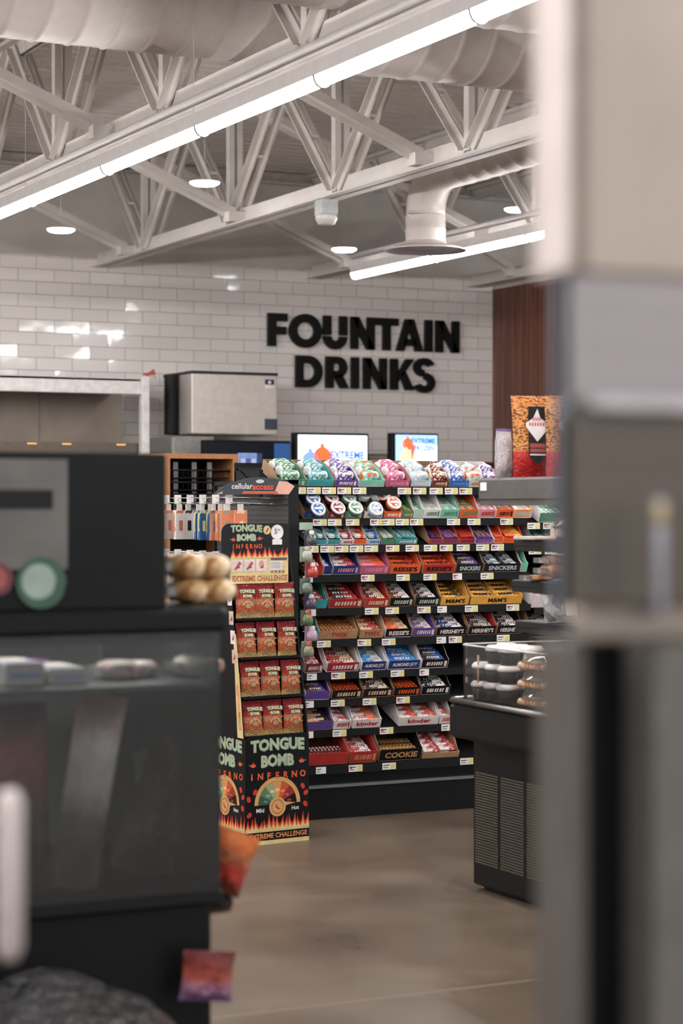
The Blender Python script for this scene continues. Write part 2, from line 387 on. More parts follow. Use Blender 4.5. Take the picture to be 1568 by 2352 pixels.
# ------------------------------------------------------------------ roof trusses
PAINT = flat((204, 198, 192), .5, var=.03, scale=5)
def truss(X, first, label):
    t = empty('roof_truss', (X, 0, 0), label, 'roof truss', group='white steel roof trusses')
    if first is None:
        mb = MB()
        for s in (-1, 1):
            mb.box((s * .014 if s > 0 else -.022, -7.5, 3.42), (.022 if s > 0 else -.014, YB, 3.53), PAINT)
            mb.box((.014 if s > 0 else -.075, -7.5, 3.42), (.075 if s > 0 else -.014, YB, 3.43), PAINT)
        mb.build('bottom_chord', t)
        mb = MB()
        for s in (-1, 1):
            mb.box((.014 if s > 0 else -.075, -7.5, 4.27), (.075 if s > 0 else -.014, YB, 4.295), PAINT); mb.box((.014 if s > 0 else -.022, -7.5, 4.19), (.022 if s > 0 else -.014, YB, 4.29), PAINT)
        mb.build('top_chord', t)
        k = 0; y = 14.93
        while y > 3.5:
            for s in (-1, 1):
                mb = MB(); top = y + s * .79
                mb.bar((-.034, y + s * .03, 3.46), (-.034, top, 4.24), .012, .062, PAINT); mb.bar((.034, y + s * .03, 3.46), (.034, top, 4.24), .012, .062, PAINT)
                mb.bar((-.052, y + s * .03 + .02, 3.46), (-.052, top + .02, 4.24), .05, .008, PAINT); mb.bar((.052, y + s * .03 + .02, 3.46), (.052, top + .02, 4.24), .05, .008, PAINT)
                q = y + s * .4; mb.box((-.03, q - .03, 3.84), (.03, q + .03, 3.86), PAINT)
                mb.build('diagonal', t)
            mb = MB(); mb.box((-.05, y - .028, 3.45), (-.012, y + .028, 4.26), PAINT); mb.box((.012, y - .028, 3.45), (.05, y + .028, 4.26), PAINT); mb.build('vertical', t)
            y -= 1.65
    else:
        for ch in first.children: copy_tree(ch, t)
    return t
t0 = truss(5.78, None, 'white steel roof truss running past the round duct and smoke detector, middle one')
# the nodes of the neighbouring trusses sit a little nearer
for X, dy, lb in ((3.86, 0.04, 'white steel roof truss half hidden behind the long upper strip light'),
              (7.70, -.9, 'white steel roof truss behind the bell-shaped air diffuser'),
              (9.26, -.5, 'white steel roof truss ending above the dark wood wall')):
    t = truss(X, t0, lb)
    for ch in t.children:
        if ch.name.startswith(('diagonal', 'vertical')): ch.location.y = dy - (1.65 if False else 0) - 1.96 * 0
for ch in bpy.data.objects:
    pass
tt = [o for o in bpy.data.objects if o.name.startswith('roof_truss') and abs(o.location.x - 3.86) < .01][0]
for ch in tt.children:
    if ch.name.startswith(('diagonal', 'vertical')): ch.location.y = -.31
# bridging struts between trusses
SPANS = [(3.86, 5.78, 'between the two nearest trusses'), (5.78, 7.70, 'behind the middle truss'), (1.94, 3.86, 'left of the nearest truss'), (7.70, 9.26, 'in front of the wood wall')]
for X0, X1, ph in SPANS:
    for Yb, wh in ((15.2, 'closest to the tile wall'), (13.1, 'second from the tile wall'), (10.45, 'third from the tile wall')):
        mb = MB(); a = Vector((X0 + .04, Yb, 4.25)); b = Vector((X1 - .08, Yb, 3.50))
        mb.bar(a, b, .05, .05, PAINT, side=(0, 1, 0)); mb.bar(a + Vector((0, .028, -.03)), b + Vector((0, .028, -.03)), .007, .05, PAINT, side=(0, 1, 0))
        mb.box((X1 - .14, Yb - .05, 3.43), (X1 + .02, Yb + .05, 3.50), PAINT)
        mb.build('bridging_strut', label='slanted white steel strut %s, %s' % (ph, wh), cat='strut', group='slanted ceiling struts')
# ------------------------------------------------------------------ ducts
def duct_mesh(x0, x1, r):
    mb = MB(); prof = []; x = x0; DM = flat((200, 191, 185), .45, var=.02)
    n = 40; rings = []
    while x < x1:
        for dx, rr in ((0, r), (.012, r + .006), (.024, r), (.165, r)):
            rings.append([(x + dx, rr * math.cos(2 * math.pi * k / n), rr * math.sin(2 * math.pi * k / n)) for k in range(n)])
        x += .17
    return mb.loft(rings, DM, cap=True, smooth=True)
duct_mesh(-1, 9.3, .32).build('round_duct', loc=(0, 8.93, 3.89), label='wide white round air duct crossing the ceiling, farther of the two', cat='duct')
duct_mesh(-1, 9.3, .32).build('round_duct', loc=(0, 7.80, 3.89), label='wide white round air duct at the very top edge, nearer of the two', cat='duct')
# spiral duct with elbow, neck and bell diffuser
DM = flat((196, 188, 182), .42, var=.02); XD, YD = 6.40, 11.72
t = empty('branch_duct', (XD + .03, YD, .045), 'slim white spiral duct bending down into a wide bell diffuser', 'duct')
pts = [(0, -6, 3.56)] + [(0, -.25 - 5.75 * (1 - i / 40), 3.56) for i in range(1, 40)] ; r = .125
path = [(0, -6 + i * .17, 3.56) for i in range(34)] + [(0, -.25 + .25 * math.sin(R(a)), 3.31 + .25 * math.cos(R(a))) for a in range(0, 91, 10)]
mb = MB(); P = []; RR = []
for i, p in enumerate(path):
    P.append(p); RR.append(r)
    if i < 33:
        for e, rr in ((.01, r + .003), (.02, r)): P.append((0, p[1] + e, p[2])); RR.append(rr)
mb.tube(P, RR, DM, n=32); mb.build('spiral_duct', t)
mb = MB(); mb.lathe([(.128, 3.3), (.128, 3.22), (.132, 3.215), (.128, 3.21), (.128, 3.13)], DM, 32, cap=False); mb.build('neck', t)
mb = MB(); mb.lathe([(.128, 3.14), (.14, 3.12), (.2, 3.105), (.262, 3.085), (.264, 3.078), (.2, 3.092), (.13, 3.1), (.1, 3.12)], DM, 40, cap=False)
mb.lathe([(.001, 3.112), (.07, 3.108), (.12, 3.1)], DM, 32, cap=False); mb.build('bell', t)
# ------------------------------------------------------------------ linear strip lights
LENS = bpy.data.materials.new('lit_diffuser'); LENS.use_nodes = True
b = LENS.node_tree.nodes['Principled BSDF']; b.inputs['Base Color'].default_value = (.9, .9, .9, 1)
b.inputs['Emission Color'].default_value = (1, .975, .965, 1); b.inputs['Emission Strength'].default_value = TUBE
HOUSE = flat((205, 200, 198), .4, var=.02)
def strip(X, Y1, n, label):
    t = empty('strip_light', (X, 0, 0), label, 'light', group='white linear strip lights')
    y0 = Y1 - n * 1.22
    MB().box((-.036, y0, 3.185), (.036, Y1, 3.245), HOUSE).build('housing', t)
    MB().tube([(-.012, y0, 3.31), (-.012, Y1, 3.31)], .022, HOUSE, 12).build('conduit', t)
    for k in range(n):
        ya = y0 + k * 1.22 + .006; yb = ya + 1.208; mb = MB()
        pr = [(.034 * math.cos(R(a)), 3.185 + .042 * math.sin(R(a))) for a in range(180, 361, 20)]
        mb.loft([[(p, yy, q) for p, q in pr] for yy in (ya, yb)], LENS, smooth=True)
        mb.build('lens', t)
        mb = MB(); pr2 = [(.041 * math.cos(R(a)), 3.187 + .050 * math.sin(R(a))) for a in range(180, 361, 20)]
        mb.loft([[(p, yy, q) for p, q in pr2] for yy in (ya - .012, ya + .006)], flat((120, 116, 112), .5)); mb.build('lens_joint', t)
        if k % 2 == 0:
            MB().box((-.0012, ya + .1, 3.245), (.0012, ya + .1024, 4.29), HOUSE).build('hanger', t)
    return t
strip(3.59, 14.70, 15, 'long glowing white strip light crossing the upper frame diagonally')
strip(6.86, 13.58, 11, 'short-looking white strip light under the bell diffuser')
strip(.32, 14.70, 15, 'white strip light row over the aisle left of the frame')
strip(-2.95, 14.70, 15, 'outermost white strip light row far left of the frame')
# glowing discs on stems, added to stand in for lamp reflections in glass
for px, py, Y, ph in ((140, 527, 14.2, 'lowest left one over the tile wall'), (470, 419, 12.6, 'between the strip light and the middle truss'),
                     (790, 572, 14.8, 'small one right of the smoke detector'), (1187, 480, 14.0, 'right one beside the branch duct')):
    p = onY(px, py, Y)
    t = empty('reflection_disc', p, 'glowing disc added as a lamp reflection, ' + ph, 'light', group='discs added as lamp reflections')
    e = bpy.data.materials.get('reflection_glow')
    if not e:
        e = bpy.data.materials.new('reflection_glow'); e.use_nodes = True; bb = e.node_tree.nodes['Principled BSDF']
        bb.inputs['Emission Color'].default_value = (.95, .98, 1, 1); bb.inputs['Emission Strength'].default_value = REFL_DISC
    MB().lathe([(.03, -.022), (.075, -.019), (.095, -.008), (.098, .0)], e, 24).build('glowing_dome', t)
    MB().lathe([(.1, 0), (.1, .006), (.03, .01)], HOUSE, 24).build('rim', t)
    MB().tube([(0, 0, .015), (0, 0, HD - p.z)], .0016, HOUSE, 8).build('stem', t)
# smoke detector hanging from the middle truss
p = onX(749, 470, 5.78)
t = empty('smoke_detector', (5.78, p.y, 3.42), 'white round smoke detector hanging under the middle roof truss', 'smoke detector')
MB().box((-.055, -.055, -.09), (.055, .055, 0), flat((178, 182, 180), .5)).build('junction_box', t)
MB().lathe([(.03, -.155), (.055, -.15), (.062, -.13), (.07, -.12), (.07, -.095), (.06, -.09)], flat((214, 208, 204), .4), 20).build('sensor_head', t)
# ================================================================== FOUNTAIN DRINKS
SIGN = flat((30, 32, 31), .38, var=.03)
def glyph(mb, ch, x0, w, z0, h):
    s = .262 * h; A, B = .012, .05     # gap to the wall, thickness
    M = Matrix.Translation((x0, 0, z0)) @ FRONT
    P = lambda pts: mb.prism(pts, A, B, SIGN, M)
    def ring(cx, cy, rx, ry, a0, a1, n=22, t=s, tx=None):
        mb.strip(arc(cx, cy, rx - (tx or t), a0, a1, n, ry - t), arc(cx, cy, rx, a0, a1, n, ry), SIGN, M, off=B, off0=A)
    if ch == 'F': P([(0, 0), (s, 0), (s, h), (0, h)]); P([(s, h - .24 * h), (w, h - .24 * h), (w, h), (s, h)]); P([(s, .36 * h), (w * .93, .36 * h), (w * .93, .6 * h), (s, .6 * h)])
    elif ch == 'I': P([(0, 0), (w, 0), (w, h), (0, h)])
    elif ch == 'T': P([(0, .77 * h), (w, .77 * h), (w, h), (0, h)]); P([(w / 2 - s / 2, 0), (w / 2 + s / 2, 0), (w / 2 + s / 2, .77 * h), (w / 2 - s / 2, .77 * h)])
    elif ch == 'N': P([(0, 0), (s * .94, 0), (s * .94, h), (0, h)]); P([(w - s * .94, 0), (w, 0), (w, h), (w - s * .94, h)]); P([(0, h), (w - s * 1.0, 0), (w, 0), (s * 1.0, h)])
    elif ch == 'A': P([(0, 0), (s * 1.05, 0), (w / 2 + s * .3, h), (w / 2 - s * .55, h)]); P([(w - s * 1.05, 0), (w, 0), (w / 2 + s * .55, h), (w / 2 - s * .3, h)]); P([(w * .25, .17 * h), (w * .75, .17 * h), (w * .68, .38 * h), (w * .32, .38 * h)])
    elif ch == 'O': ring(w / 2, h / 2, w / 2, h / 2 * 1.04, 0, 360, 40, t=s * .98)
    elif ch == 'U':
        P([(0, w / 2), (s, w / 2), (s, h), (0, h)]); P([(w - s, w / 2), (w, w / 2), (w, h), (w - s, h)]); ring(w / 2, w / 2 - .01, w / 2, w / 2, 180, 360)
    elif ch == 'D':
        P([(0, 0), (s, 0), (s, h), (0, h)]); ring(w - h / 2, h / 2, h / 2, h / 2, -90, 90, t=.24 * h, tx=s); P([(s * .9, h * .76), (w - h / 2 + .001, h * .76), (w - h / 2 + .001, h), (s * .9, h)]); P([(s * .9, 0), (w - h / 2 + .001, 0), (w - h / 2 + .001, h * .24), (s * .9, h * .24)])
    elif ch == 'R':
        r = .335 * h; cx = w * .93 - r
        P([(0, 0), (s, 0), (s, h), (0, h)]); ring(cx, h - r, r, r, -90, 90, t=.215 * h, tx=s * .95); P([(s * .9, h * .785), (cx + .001, h * .785), (cx + .001, h), (s * .9, h)]); P([(s * .9, h * .33), (cx + .001, h * .33), (cx + .001, h * .545), (s * .9, h * .545)]); P([(w * .36, .4 * h), (w - s * 1.12, 0), (w, 0), (w * .7, .45 * h)])
    elif ch == 'K': P([(0, 0), (s, 0), (s, h), (0, h)]); P([(s * .8, .42 * h), (s * .8, .2 * h), (w, h), (w - s * 1.15, h)]) ; P([(s * 1.3, .52 * h), (w - s * 1.2, 0), (w, 0), (w * .62, .62 * h)])
    elif ch == 'S':
        r = .29 * h; cx = w / 2; mb_ = 0
        ring(cx, h - r + .01, w / 2 * .96, r + .005, 20, 270, t=.225 * h, tx=s * .95); ring(cx, r - .01, w / 2, r + .01, -160, 90, t=.225 * h, tx=s * .95)
sg = empty('fountain_drinks_sign', (0, YB, 2.5), 'black raised letters spelling FOUNTAIN DRINKS on the white tile wall', 'sign')
def word(chars, base, top, pb, pt):
    for ch, a, b_ in chars:
        pa = onY(560 + a / 2.119, base, YB - .04); pbb = onY(560 + b_ / 2.119, base, YB - .04)
        mb = MB(); glyph(mb, ch, pa.x, pbb.x - pa.x, pb, pt - pb); mb.build('letter', sg, loc=(0, 0, -2.5))
word([('F', 118, 212), ('O', 222, 378), ('U', 388, 503), ('N', 522, 636), ('T', 638, 752), ('A', 742, 872), ('I', 882, 917), ('N', 936, 1048)], 790, 713, 2.835, 3.112)
word([('D', 253, 382), ('R', 400, 510), ('I', 524, 560), ('N', 583, 695), ('K', 715, 828), ('S', 825, 930)], 885, 813, 2.497, 2.765)
# ================================================================== BACK COUNTER
MB().box((1.2, 14.75, 0), (XR - .02, YB - .01, 1.03), flat((70, 66, 62), .5)).build('counter_cabinet', label='long dark counter against the white tile wall', cat='counter')
MB().rbox((1.2, 14.7, 1.03), (XR - .02, YB - .01, 1.07), flat((48, 46, 45), .3)).build('worktop', label='dark stone worktop on the long back counter', cat='worktop')
# food hood, left
PL = steel((188, 184, 182), .38, 0)
hd = empty('serving_hood', (0, 15.2, 0), 'white metal food warmer hood over the left back counter', 'food warmer')
Yh = 15.2; xr = onY(343, 900, Yh).x; xl = onY(325, 900, Yh).x; zt = onY(325, 870, Yh).z; zb = onY(325, 906, Yh).z
MB().rbox((1.5, 0, zb), (xl, .05, zt), flat((216, 212, 210), .35), .008).build('fascia', hd)
MB().rbox((xl, -.01, 1.07), (xr, .06, zt + .02), flat((216, 212, 210), .35), .008).build('post', hd)
MB().box((1.5, .6, 1.07), (xr, .62, zt - .02), flat((136, 124, 112), .45, .3, var=.05, scale=4)).build('back_panel', hd)
MB().box((1.5, .0, zt - .02), (xr, .62, zt), PL).build('roof', hd)
mb = MB()
for xx in (3.6, 4.15, 4.7, 5.2): mb.box((xx, .595, 1.07), (xx + .008, .603, zt - .02), flat((120, 108, 96), .4))
mb.build('panel_seam', hd)
zl = onY(160, 1018, Yh).z
mb = MB(); mb.box((1.5, .06, zl - .09), (xl, .14, zl + .01), flat((92, 84, 76), .3, .6)); mb.build('heat_lamp_bar', hd)
EM = flat((255, 170, 90), .5, emit=.8)
for px in (80, 160, 285):
    q = onY(px, 1018, Yh); MB().box((q.x - .04, .05, zl - .008), (q.x + .03, .06, zl + .0), EM).build('heat_lamp', hd)
# red clip on top of the post
q = onY(345, 866, Yh - .02)
mb = MB(); rc = flat((170, 60, 50), .5); mb.bar((-.05, 0, 0), (.05, 0, .01), .02, .015, rc); mb.bar((-.02, 0, -.01), (.04, 0, .035), .02, .012, rc); mb.bar((.01, 0, .0), (.06, 0, -.02), .02, .012, flat((190, 170, 160), .5))
mb.build('clip', loc=(q.x, Yh - .0, zt + .035), label='small red clip on the corner of the white hood', cat='clip')
# ice machine
IX0, IX1, IY, IZ0, IZ1 = 6.25, 6.99, 15.2, 2.06, 2.555
ice = empty('ice_machine', (IX0, IY, IZ0), 'stainless steel ice machine head on the drink dispenser', 'ice machine')
SS = flat((204, 196, 188), .36, .25, var=.03)
MB().rbox((0, 0, 0), (IX1 - IX0, .6, IZ1 - IZ0 - .02), SS, .012).build('body', ice)
MB().rbox((-.005, -.005, IZ1 - IZ0 - .02), (IX1 - IX0 + .005, .6, IZ1 - IZ0), flat((70, 66, 62), .4), .006).build('top_cover', ice)
mb = MB(); lx = onY(608, 880, IY).x - IX0; lz = onY(608, 880, IY).z - IZ0; M = Matrix.Translation((0, -.002, 0)) @ FRONT
mb.poly([(lx, lz - .04), (lx + .08, lz - .04), (lx + .08, lz + .03), (lx, lz + .03)], PAPER, M, .001)
mb.poly([(lx, lz - .012), (lx + .08, lz - .012), (lx + .08, lz + .03), (lx, lz + .03)], flat((30, 40, 90), .4), M, .0015)
mb.poly(arc(lx + .04, lz + .006, .014, 0, 360, 10), PAPER, M, .002); mb.build('badge', ice)
q = onY(620, 975, IY)
MB().rbox((q.x - IX0 - .05, -.012, q.z - IZ0 - .04), (q.x - IX0 + .06, 0, q.z - IZ0 + .045), flat((58, 66, 78), .25), .004).build('control_panel', ice)
mb = MB(); hose = []; hr = []; hx, hy = IX0 - .06, IY + .2
for i in range(44):
    z = 2.06 + i * .011
    hose.append((hx - IX0 , .28, z - IZ0)); hr.append(.062 if i % 2 else .052)
mb.tube(hose, hr, flat((46, 42, 40), .5), 16); mb.build('corrugated_hose', ice)
MB().rbox((-.16, .0, -.988), (.20, .5, -.02), flat((140, 136, 132), .4), .02).build('dispenser_cabinet', ice)
# screens
def img_screen(name, px0, px1, pyt, label, art):
    Ys = 14.9; a = onY(px0, pyt, Ys); b_ = onY(px1, pyt, Ys); w = b_.x - a.x; h = .56
    t = empty(name, (a.x, Ys, a.z - h), label, 'screen')
    MB().rbox((0, 0, 0), (w, .09, h), flat((22, 23, 26), .3), .01).build('bezel', t)
    MB().rbox((w * .2, .02, -(a.z - h) + 1.07), (w * .8, .32, 0), flat((40, 40, 42), .4), .01).build('stand', t)
    mb = MB(); M = Matrix.Translation((0, -.002, 0)) @ FRONT; art(mb, w, h, M); mb.build('display', t)
    return t
def E(c, s=1.0): return flat(c, .3, emit=s, var=.01)
def cup(mb, cx, cy, r, c, M):
    mb.poly(arc(cx, cy, r, 0, 360, 18), E(c), M, .003); mb.poly([(cx - r * .35, cy + r * .7), (cx + r * .35, cy + r * .7), (cx + r * .1, cy + r * 1.35), (cx - r * .1, cy + r * 1.35)], E(c), M, .0031)
    mb.poly([(cx - .25 * r, cy + r), (cx - .15 * r, cy + r), (cx - .35 * r, cy + r * 2.1), (cx - .43 * r, cy + r * 2.1)], E((90, 140, 170)), M, .0032)
def artA(mb, w, h, M):
    e = .018; mb.poly([(e * 1.2, e), (w - e, e), (w - e, h - e), (e * 1.2, h - e)], E((222, 232, 250), 1.1), M, .001)
    cup(mb, w * .36, h - .19, .078, (225, 92, 50), M); cup(mb, w * .2, h - .225, .075, (110, 140, 215), M)
    mb.text('EXTREME', w * .70, h - .175, .062, E((50, 90, 190)), M, .004, w=.30, bold=.03)
    mb.text('FROZEN', w * .73, h - .245, .062, E((50, 90, 190)), M, .004, w=.26, bold=.03)
def artB(mb, w, h, M):
    e = .015; mb.poly([(e * 2, e), (w - e, e), (w - e, h - e), (e * 2, h - e)], E((150, 190, 245), 1.1), M, .001)
    mb.poly([(w * .42, .25), (w - e, .25), (w - e, h - .1), (w * .42, h - .07)], E((215, 228, 250), 1.1), M, .0015)
    cup(mb, w * .33, h - .09, .05, (228, 95, 48), M); cup(mb, w * .3, h - .2, .062, (240, 214, 150), M)
    mb.poly([(w * .42, h - .24), (w * .5, h - .1), (w * .38, h - .08)], E((228, 95, 48)), M, .0034)
    mb.text('EXTREME', w * .66, h - .062, .042, E((50, 90, 190)), M, .004, w=.22, bold=.03); mb.text('FROZEN', w * .68, h - .12, .042, E((50, 90, 190)), M, .004, w=.18, bold=.03)
img_screen('menu_screen', 678, 847, 993, 'wide lit screen reading EXTREME FROZEN with orange and blue cups', artA)
img_screen('menu_screen', 900, 1007, 994, 'narrow lit screen reading EXTREME FROZEN beside a yellow cup', artB)
def artC(mb, w, h, M):
    mb.poly([(.01, .01), (w - .01, .01), (w - .01, h - .02), (.01, h - .02)], E((6, 10, 20), .5), M, .001)
    mb.poly([(w * .8, .1), (w - .01, .1), (w - .01, h - .02), (w * .8, h - .02)], E((30, 70, 120), .5), M, .0015)
    mb.poly([(w * .36, h - .2), (w * .66, h - .2), (w * .66, h - .1), (w * .36, h - .1)], E((40, 54, 84), .4), M, .0015)
    for k in range(5):
        mb.poly(arc(w * (.12 + .19 * k), h - .23, .035, 0, 360, 14, .02), E((190, 215, 250), 1.0), M, .002)
img_screen('drink_dispenser_screen', 470, 668, 1010, 'dark blue drink dispenser screen under the ice machine', artC)
a = onY(849, 1046, 15.0); b_ = onY(897, 1046, 15.0)
mb = MB(); mb.rbox((0, 0, 0), (b_.x - a.x, .3, a.z - 1.07), flat((122, 112, 104), .5), .012); mb.rbox((.04, .02, a.z - 1.07), (b_.x - a.x - .02, .28, a.z - 1.055), flat((88, 80, 74), .5), .004)
mb.build('cup_dispenser', loc=(a.x, 15.0, 1.07), label='grey box between the two lit screens', cat='dispenser')
a = onY(1010, 1060, 14.85); mb = MB(); mb.rbox((0, 0, 0), (1.0, .3, a.z - 1.07 - .02), flat((58, 40, 42), .4), .01); mb.rbox((0, -.01, a.z - 1.09), (1.0, .31, a.z - 1.07), flat((96, 36, 44), .4), .005)
mb.build('drink_machine', loc=(a.x, 14.85, 1.07), label='low dark machine with red rim right of the narrow screen', cat='drink machine')
# bakery rack in a wood frame, mid distance
Yr = 11.6; a = onY(378, 1041, Yr); b_ = onY(547, 1041, Yr); w = b_.x - a.x; h = a.z
WOOD = flat((166, 112, 70), .5); t = empty('bread_rack', (a.x, Yr, 0), 'wood-framed rack of black wire baskets behind the phone accessories', 'rack')
mb = MB(); mb.box((0, 0, h - .03), (w, .45, h), WOOD); mb.build('top_board', t)
for xx in (0, w - .035): MB().box((xx, 0, 0), (xx + .035, .45, h - .03), WOOD).build('side_board', t)
MB().box((.035, .42, 0), (w - .035, .44, h - .03), flat((28, 27, 28), .6)).build('back_board', t)
for k in range(5):
    z = h - .10 - k * .072; mb = MB(); wr = flat((20, 20, 22), .35)
    mb.tube([(.045, .4, z), (.045, .03, z), (.06, .01, z), (w - .06, .01, z), (w - .045, .03, z), (w - .045, .4, z)], .006, wr, 6)
    mb.tube([(.05, .02, z - .045), (w - .05, .02, z - .045)], .003, wr, 5)
    for i in range(12): mb.tube([(.06 + i * (w - .12) / 11, .012, z), (.06 + i * (w - .12) / 11, .015, z - .045)], .002, wr, 4)
    mb.box((.05, .02, z - .05), (w - .05, .4, z - .046), wr); mb.build('wire_basket', t)
for i, xx in enumerate((.08, .2, .3)):
    MB().box((xx, .06, h - .42), (xx + .03, .07, h - .05), flat((120, 118, 116), .5)).build('divider', t)
# blue drink poster and small cards
a = onY(549, 1040, 11.9); b_ = onY(590, 1040, 11.9); w = b_.x - a.x; mb = MB(); M = FRONT
mb.rbox((0, 0, 0), (w, .02, .12), flat((120, 150, 205), .4), .002)
for i in range(3): mb.poly([(w * (.12 + i * .3), .02), (w * (.3 + i * .3), .02), (w * (.34 + i * .3), .085), (w * (.08 + i * .3), .085)], flat((70, 90, 160), .4) if i % 2 else flat((190, 200, 235), .4), M, .001)
mb.poly([(w * .48, .09), (w * .56, .09), (w * .53, .12), (w * .5, .12)], flat((150, 120, 190), .4), M, .001)
mb.rbox((w * .4, .006, -(a.z - .12)), (w * .6, .02, .001), flat((60, 60, 62), .5), .003)
mb.build('drink_poster', loc=(a.x, 11.9, a.z - .12), label='small blue poster of iced drinks on a stand behind the black topper', cat='poster')
# ================================================================== CANDY GONDOLA
GX0 = 4.27; GX1 = 5.56; TILT = R(22)
gon = empty('candy_gondola', (GX0, 8.97, 0), 'black tiered candy gondola with ten shelves facing the aisle', 'shelving')
def yf(z): return 8.97 + max(0, z - .3) * .085
MB().box((0, .03, 0), (GX1 - GX0, .9, .25), BLK2).build('base', gon)
mb = MB(); mb.box((0, -.015, .15), (GX1 - GX0, .03, .165), flat((120, 124, 126), .25, .6)); mb.box((0, .0, 0), (GX1 - GX0, .03, .15), BLK2); mb.build('kick_plate', gon)
MB().box((0, .42, .25), (GX1 - GX0, .44, 1.66), BLACKM).build('back_panel', gon)
mb = MB(); mb.prism([(.03, 0), (.9, 0), (.9, 1.60), (.14, 1.60), (.03, .3)], -.02, 0, CHARC, plane_at((0, 0, 0), (0, 1, 0), (0, 0, 1))); mb.build('end_panel', gon)
SH = [(1118, 1136), (1192, 1208), (1253, 1270), (1322, 1338), (1399, 1415), (1471, 1488), (1546, 1562), (1609, 1625), (1679, 1694), (1757, 1777)]
TAGS = [[650, 683, 717, 752, 787, 822, 925, 960, 998, 1033, 1066], [731, 765, 806, 862, 887, 920, 953, 1038, 1085, 1160], [712, 748, 781, 815, 849, 898, 943, 985, 1021, 1060, 1105, 1139],
        [708, 841, 922, 984, 1051, 1115], [715, 850, 897, 970, 1016, 1079, 1174], [705, 740, 833, 889, 1014, 1042, 1152],
        [717, 773, 837, 909, 975], [710, 772, 845, 922], [709, 776, 884, 1025], [738, 813, 890, 1068]]
tagm = {}
def price_tag(k, wide=True):
    key = (k % 3, wide)
    if key not in tagm:
        mb = MB(); w = .073 if wide else .052; M = FRONT; mb.box((0, -.003, -.016), (w, 0, .016), PAPER)
        if wide: mb.poly([(w * .62, -.014), (w * .97, -.014), (w * .97, .014), (w * .62, .014)], TAGY, M, .0035)
        mb.poly([(.004, .002), (w * .5, .004), (w * .5, .008), (.004, .006)], INK, M, .0036); mb.poly([(.004, -.008), (w * .4, -.008), (w * .4, -.005), (.004, -.005)], INK, M, .0036)
        if k % 3 == 1: mb.poly([(.004, -.002), (w * .25, -.002), (w * .25, .01), (.004, .01)], flat((170, 60, 60), .5), M, .0038)
        tagm[key] = mb.mesh('price_tag')
    return tagm[key]
SZ = []
for i, (pt, pb) in enumerate(SH):
    zt = onY(720, pt, 8.98 + .1 * (9 - i) / 9).z; zb = onY(720, pb, 8.98 + .1 * (9 - i) / 9).z
    y0 = yf(zt) - (.04 if i == 9 else 0); SZ.append((zt, y0)); x0 = -.19 if i == 0 else 0
    mb = MB(); mb.box((x0, 0, zb - zt), (GX1 - GX0, .008, 0), BLACK); D = .3
    Mt = Matrix.Translation((0, .008, -.006)) @ Matrix.Rotation(TILT, 4, 'X'); mb.box((x0, 0, -.006), (GX1 - GX0, D, 0), BLACKM, Mt)
    if i == 0: mb.box((x0, .0, -.05), (x0 + .02, .29, .08), BLACK); mb.box((x0, .28, .0), (GX1 - GX0 + 1.1, .3, .118), BLACK)
    sh = mb.build('shelf', gon, loc=(0, y0 - 8.97, zt))
    for k, px in enumerate(TAGS[i]):
        X = onY(px, 1160, y0).x
        link('price_tag', price_tag(k + i, not (k % 4 == 0 and i > 2)), sh, loc=(X - GX0 - .03, -.001, (zb - zt) / 2))
# second bay further right
gon2 = empty('candy_gondola', (GX1 + .02, 8.97, 0), 'second black gondola bay, right end behind the grab-and-go case', 'shelving')
MB().box((0, .03, 0), (1.2, .9, .25), BLK2).build('base', gon2); MB().box((0, .42, .25), (1.2, .44, 1.66), BLACKM).build('back_panel', gon2)
SZ2 = []
for i in range(1, 8):
    zt, y0 = SZ[i]; zt -= .022; SZ2.append((zt, y0)); mb = MB(); mb.box((0, 0, -.035), (1.2, .008, 0), BLACK)
    Mt = Matrix.Translation((0, .008, -.006)) @ Matrix.Rotation(TILT, 4, 'X'); mb.box((0, 0, -.006), (1.2, .3, 0), BLACKM, Mt)
    sh = mb.build('shelf', gon2, loc=(0, y0 - 8.97, zt))
    for k, px in enumerate(([1222, 1258], [1225, 1262], [], [], [], [], [])[i - 1]): link('price_tag', price_tag(k), sh, loc=(onY(px, 1160, y0).x - GX1 - .05, -.001, -.017))
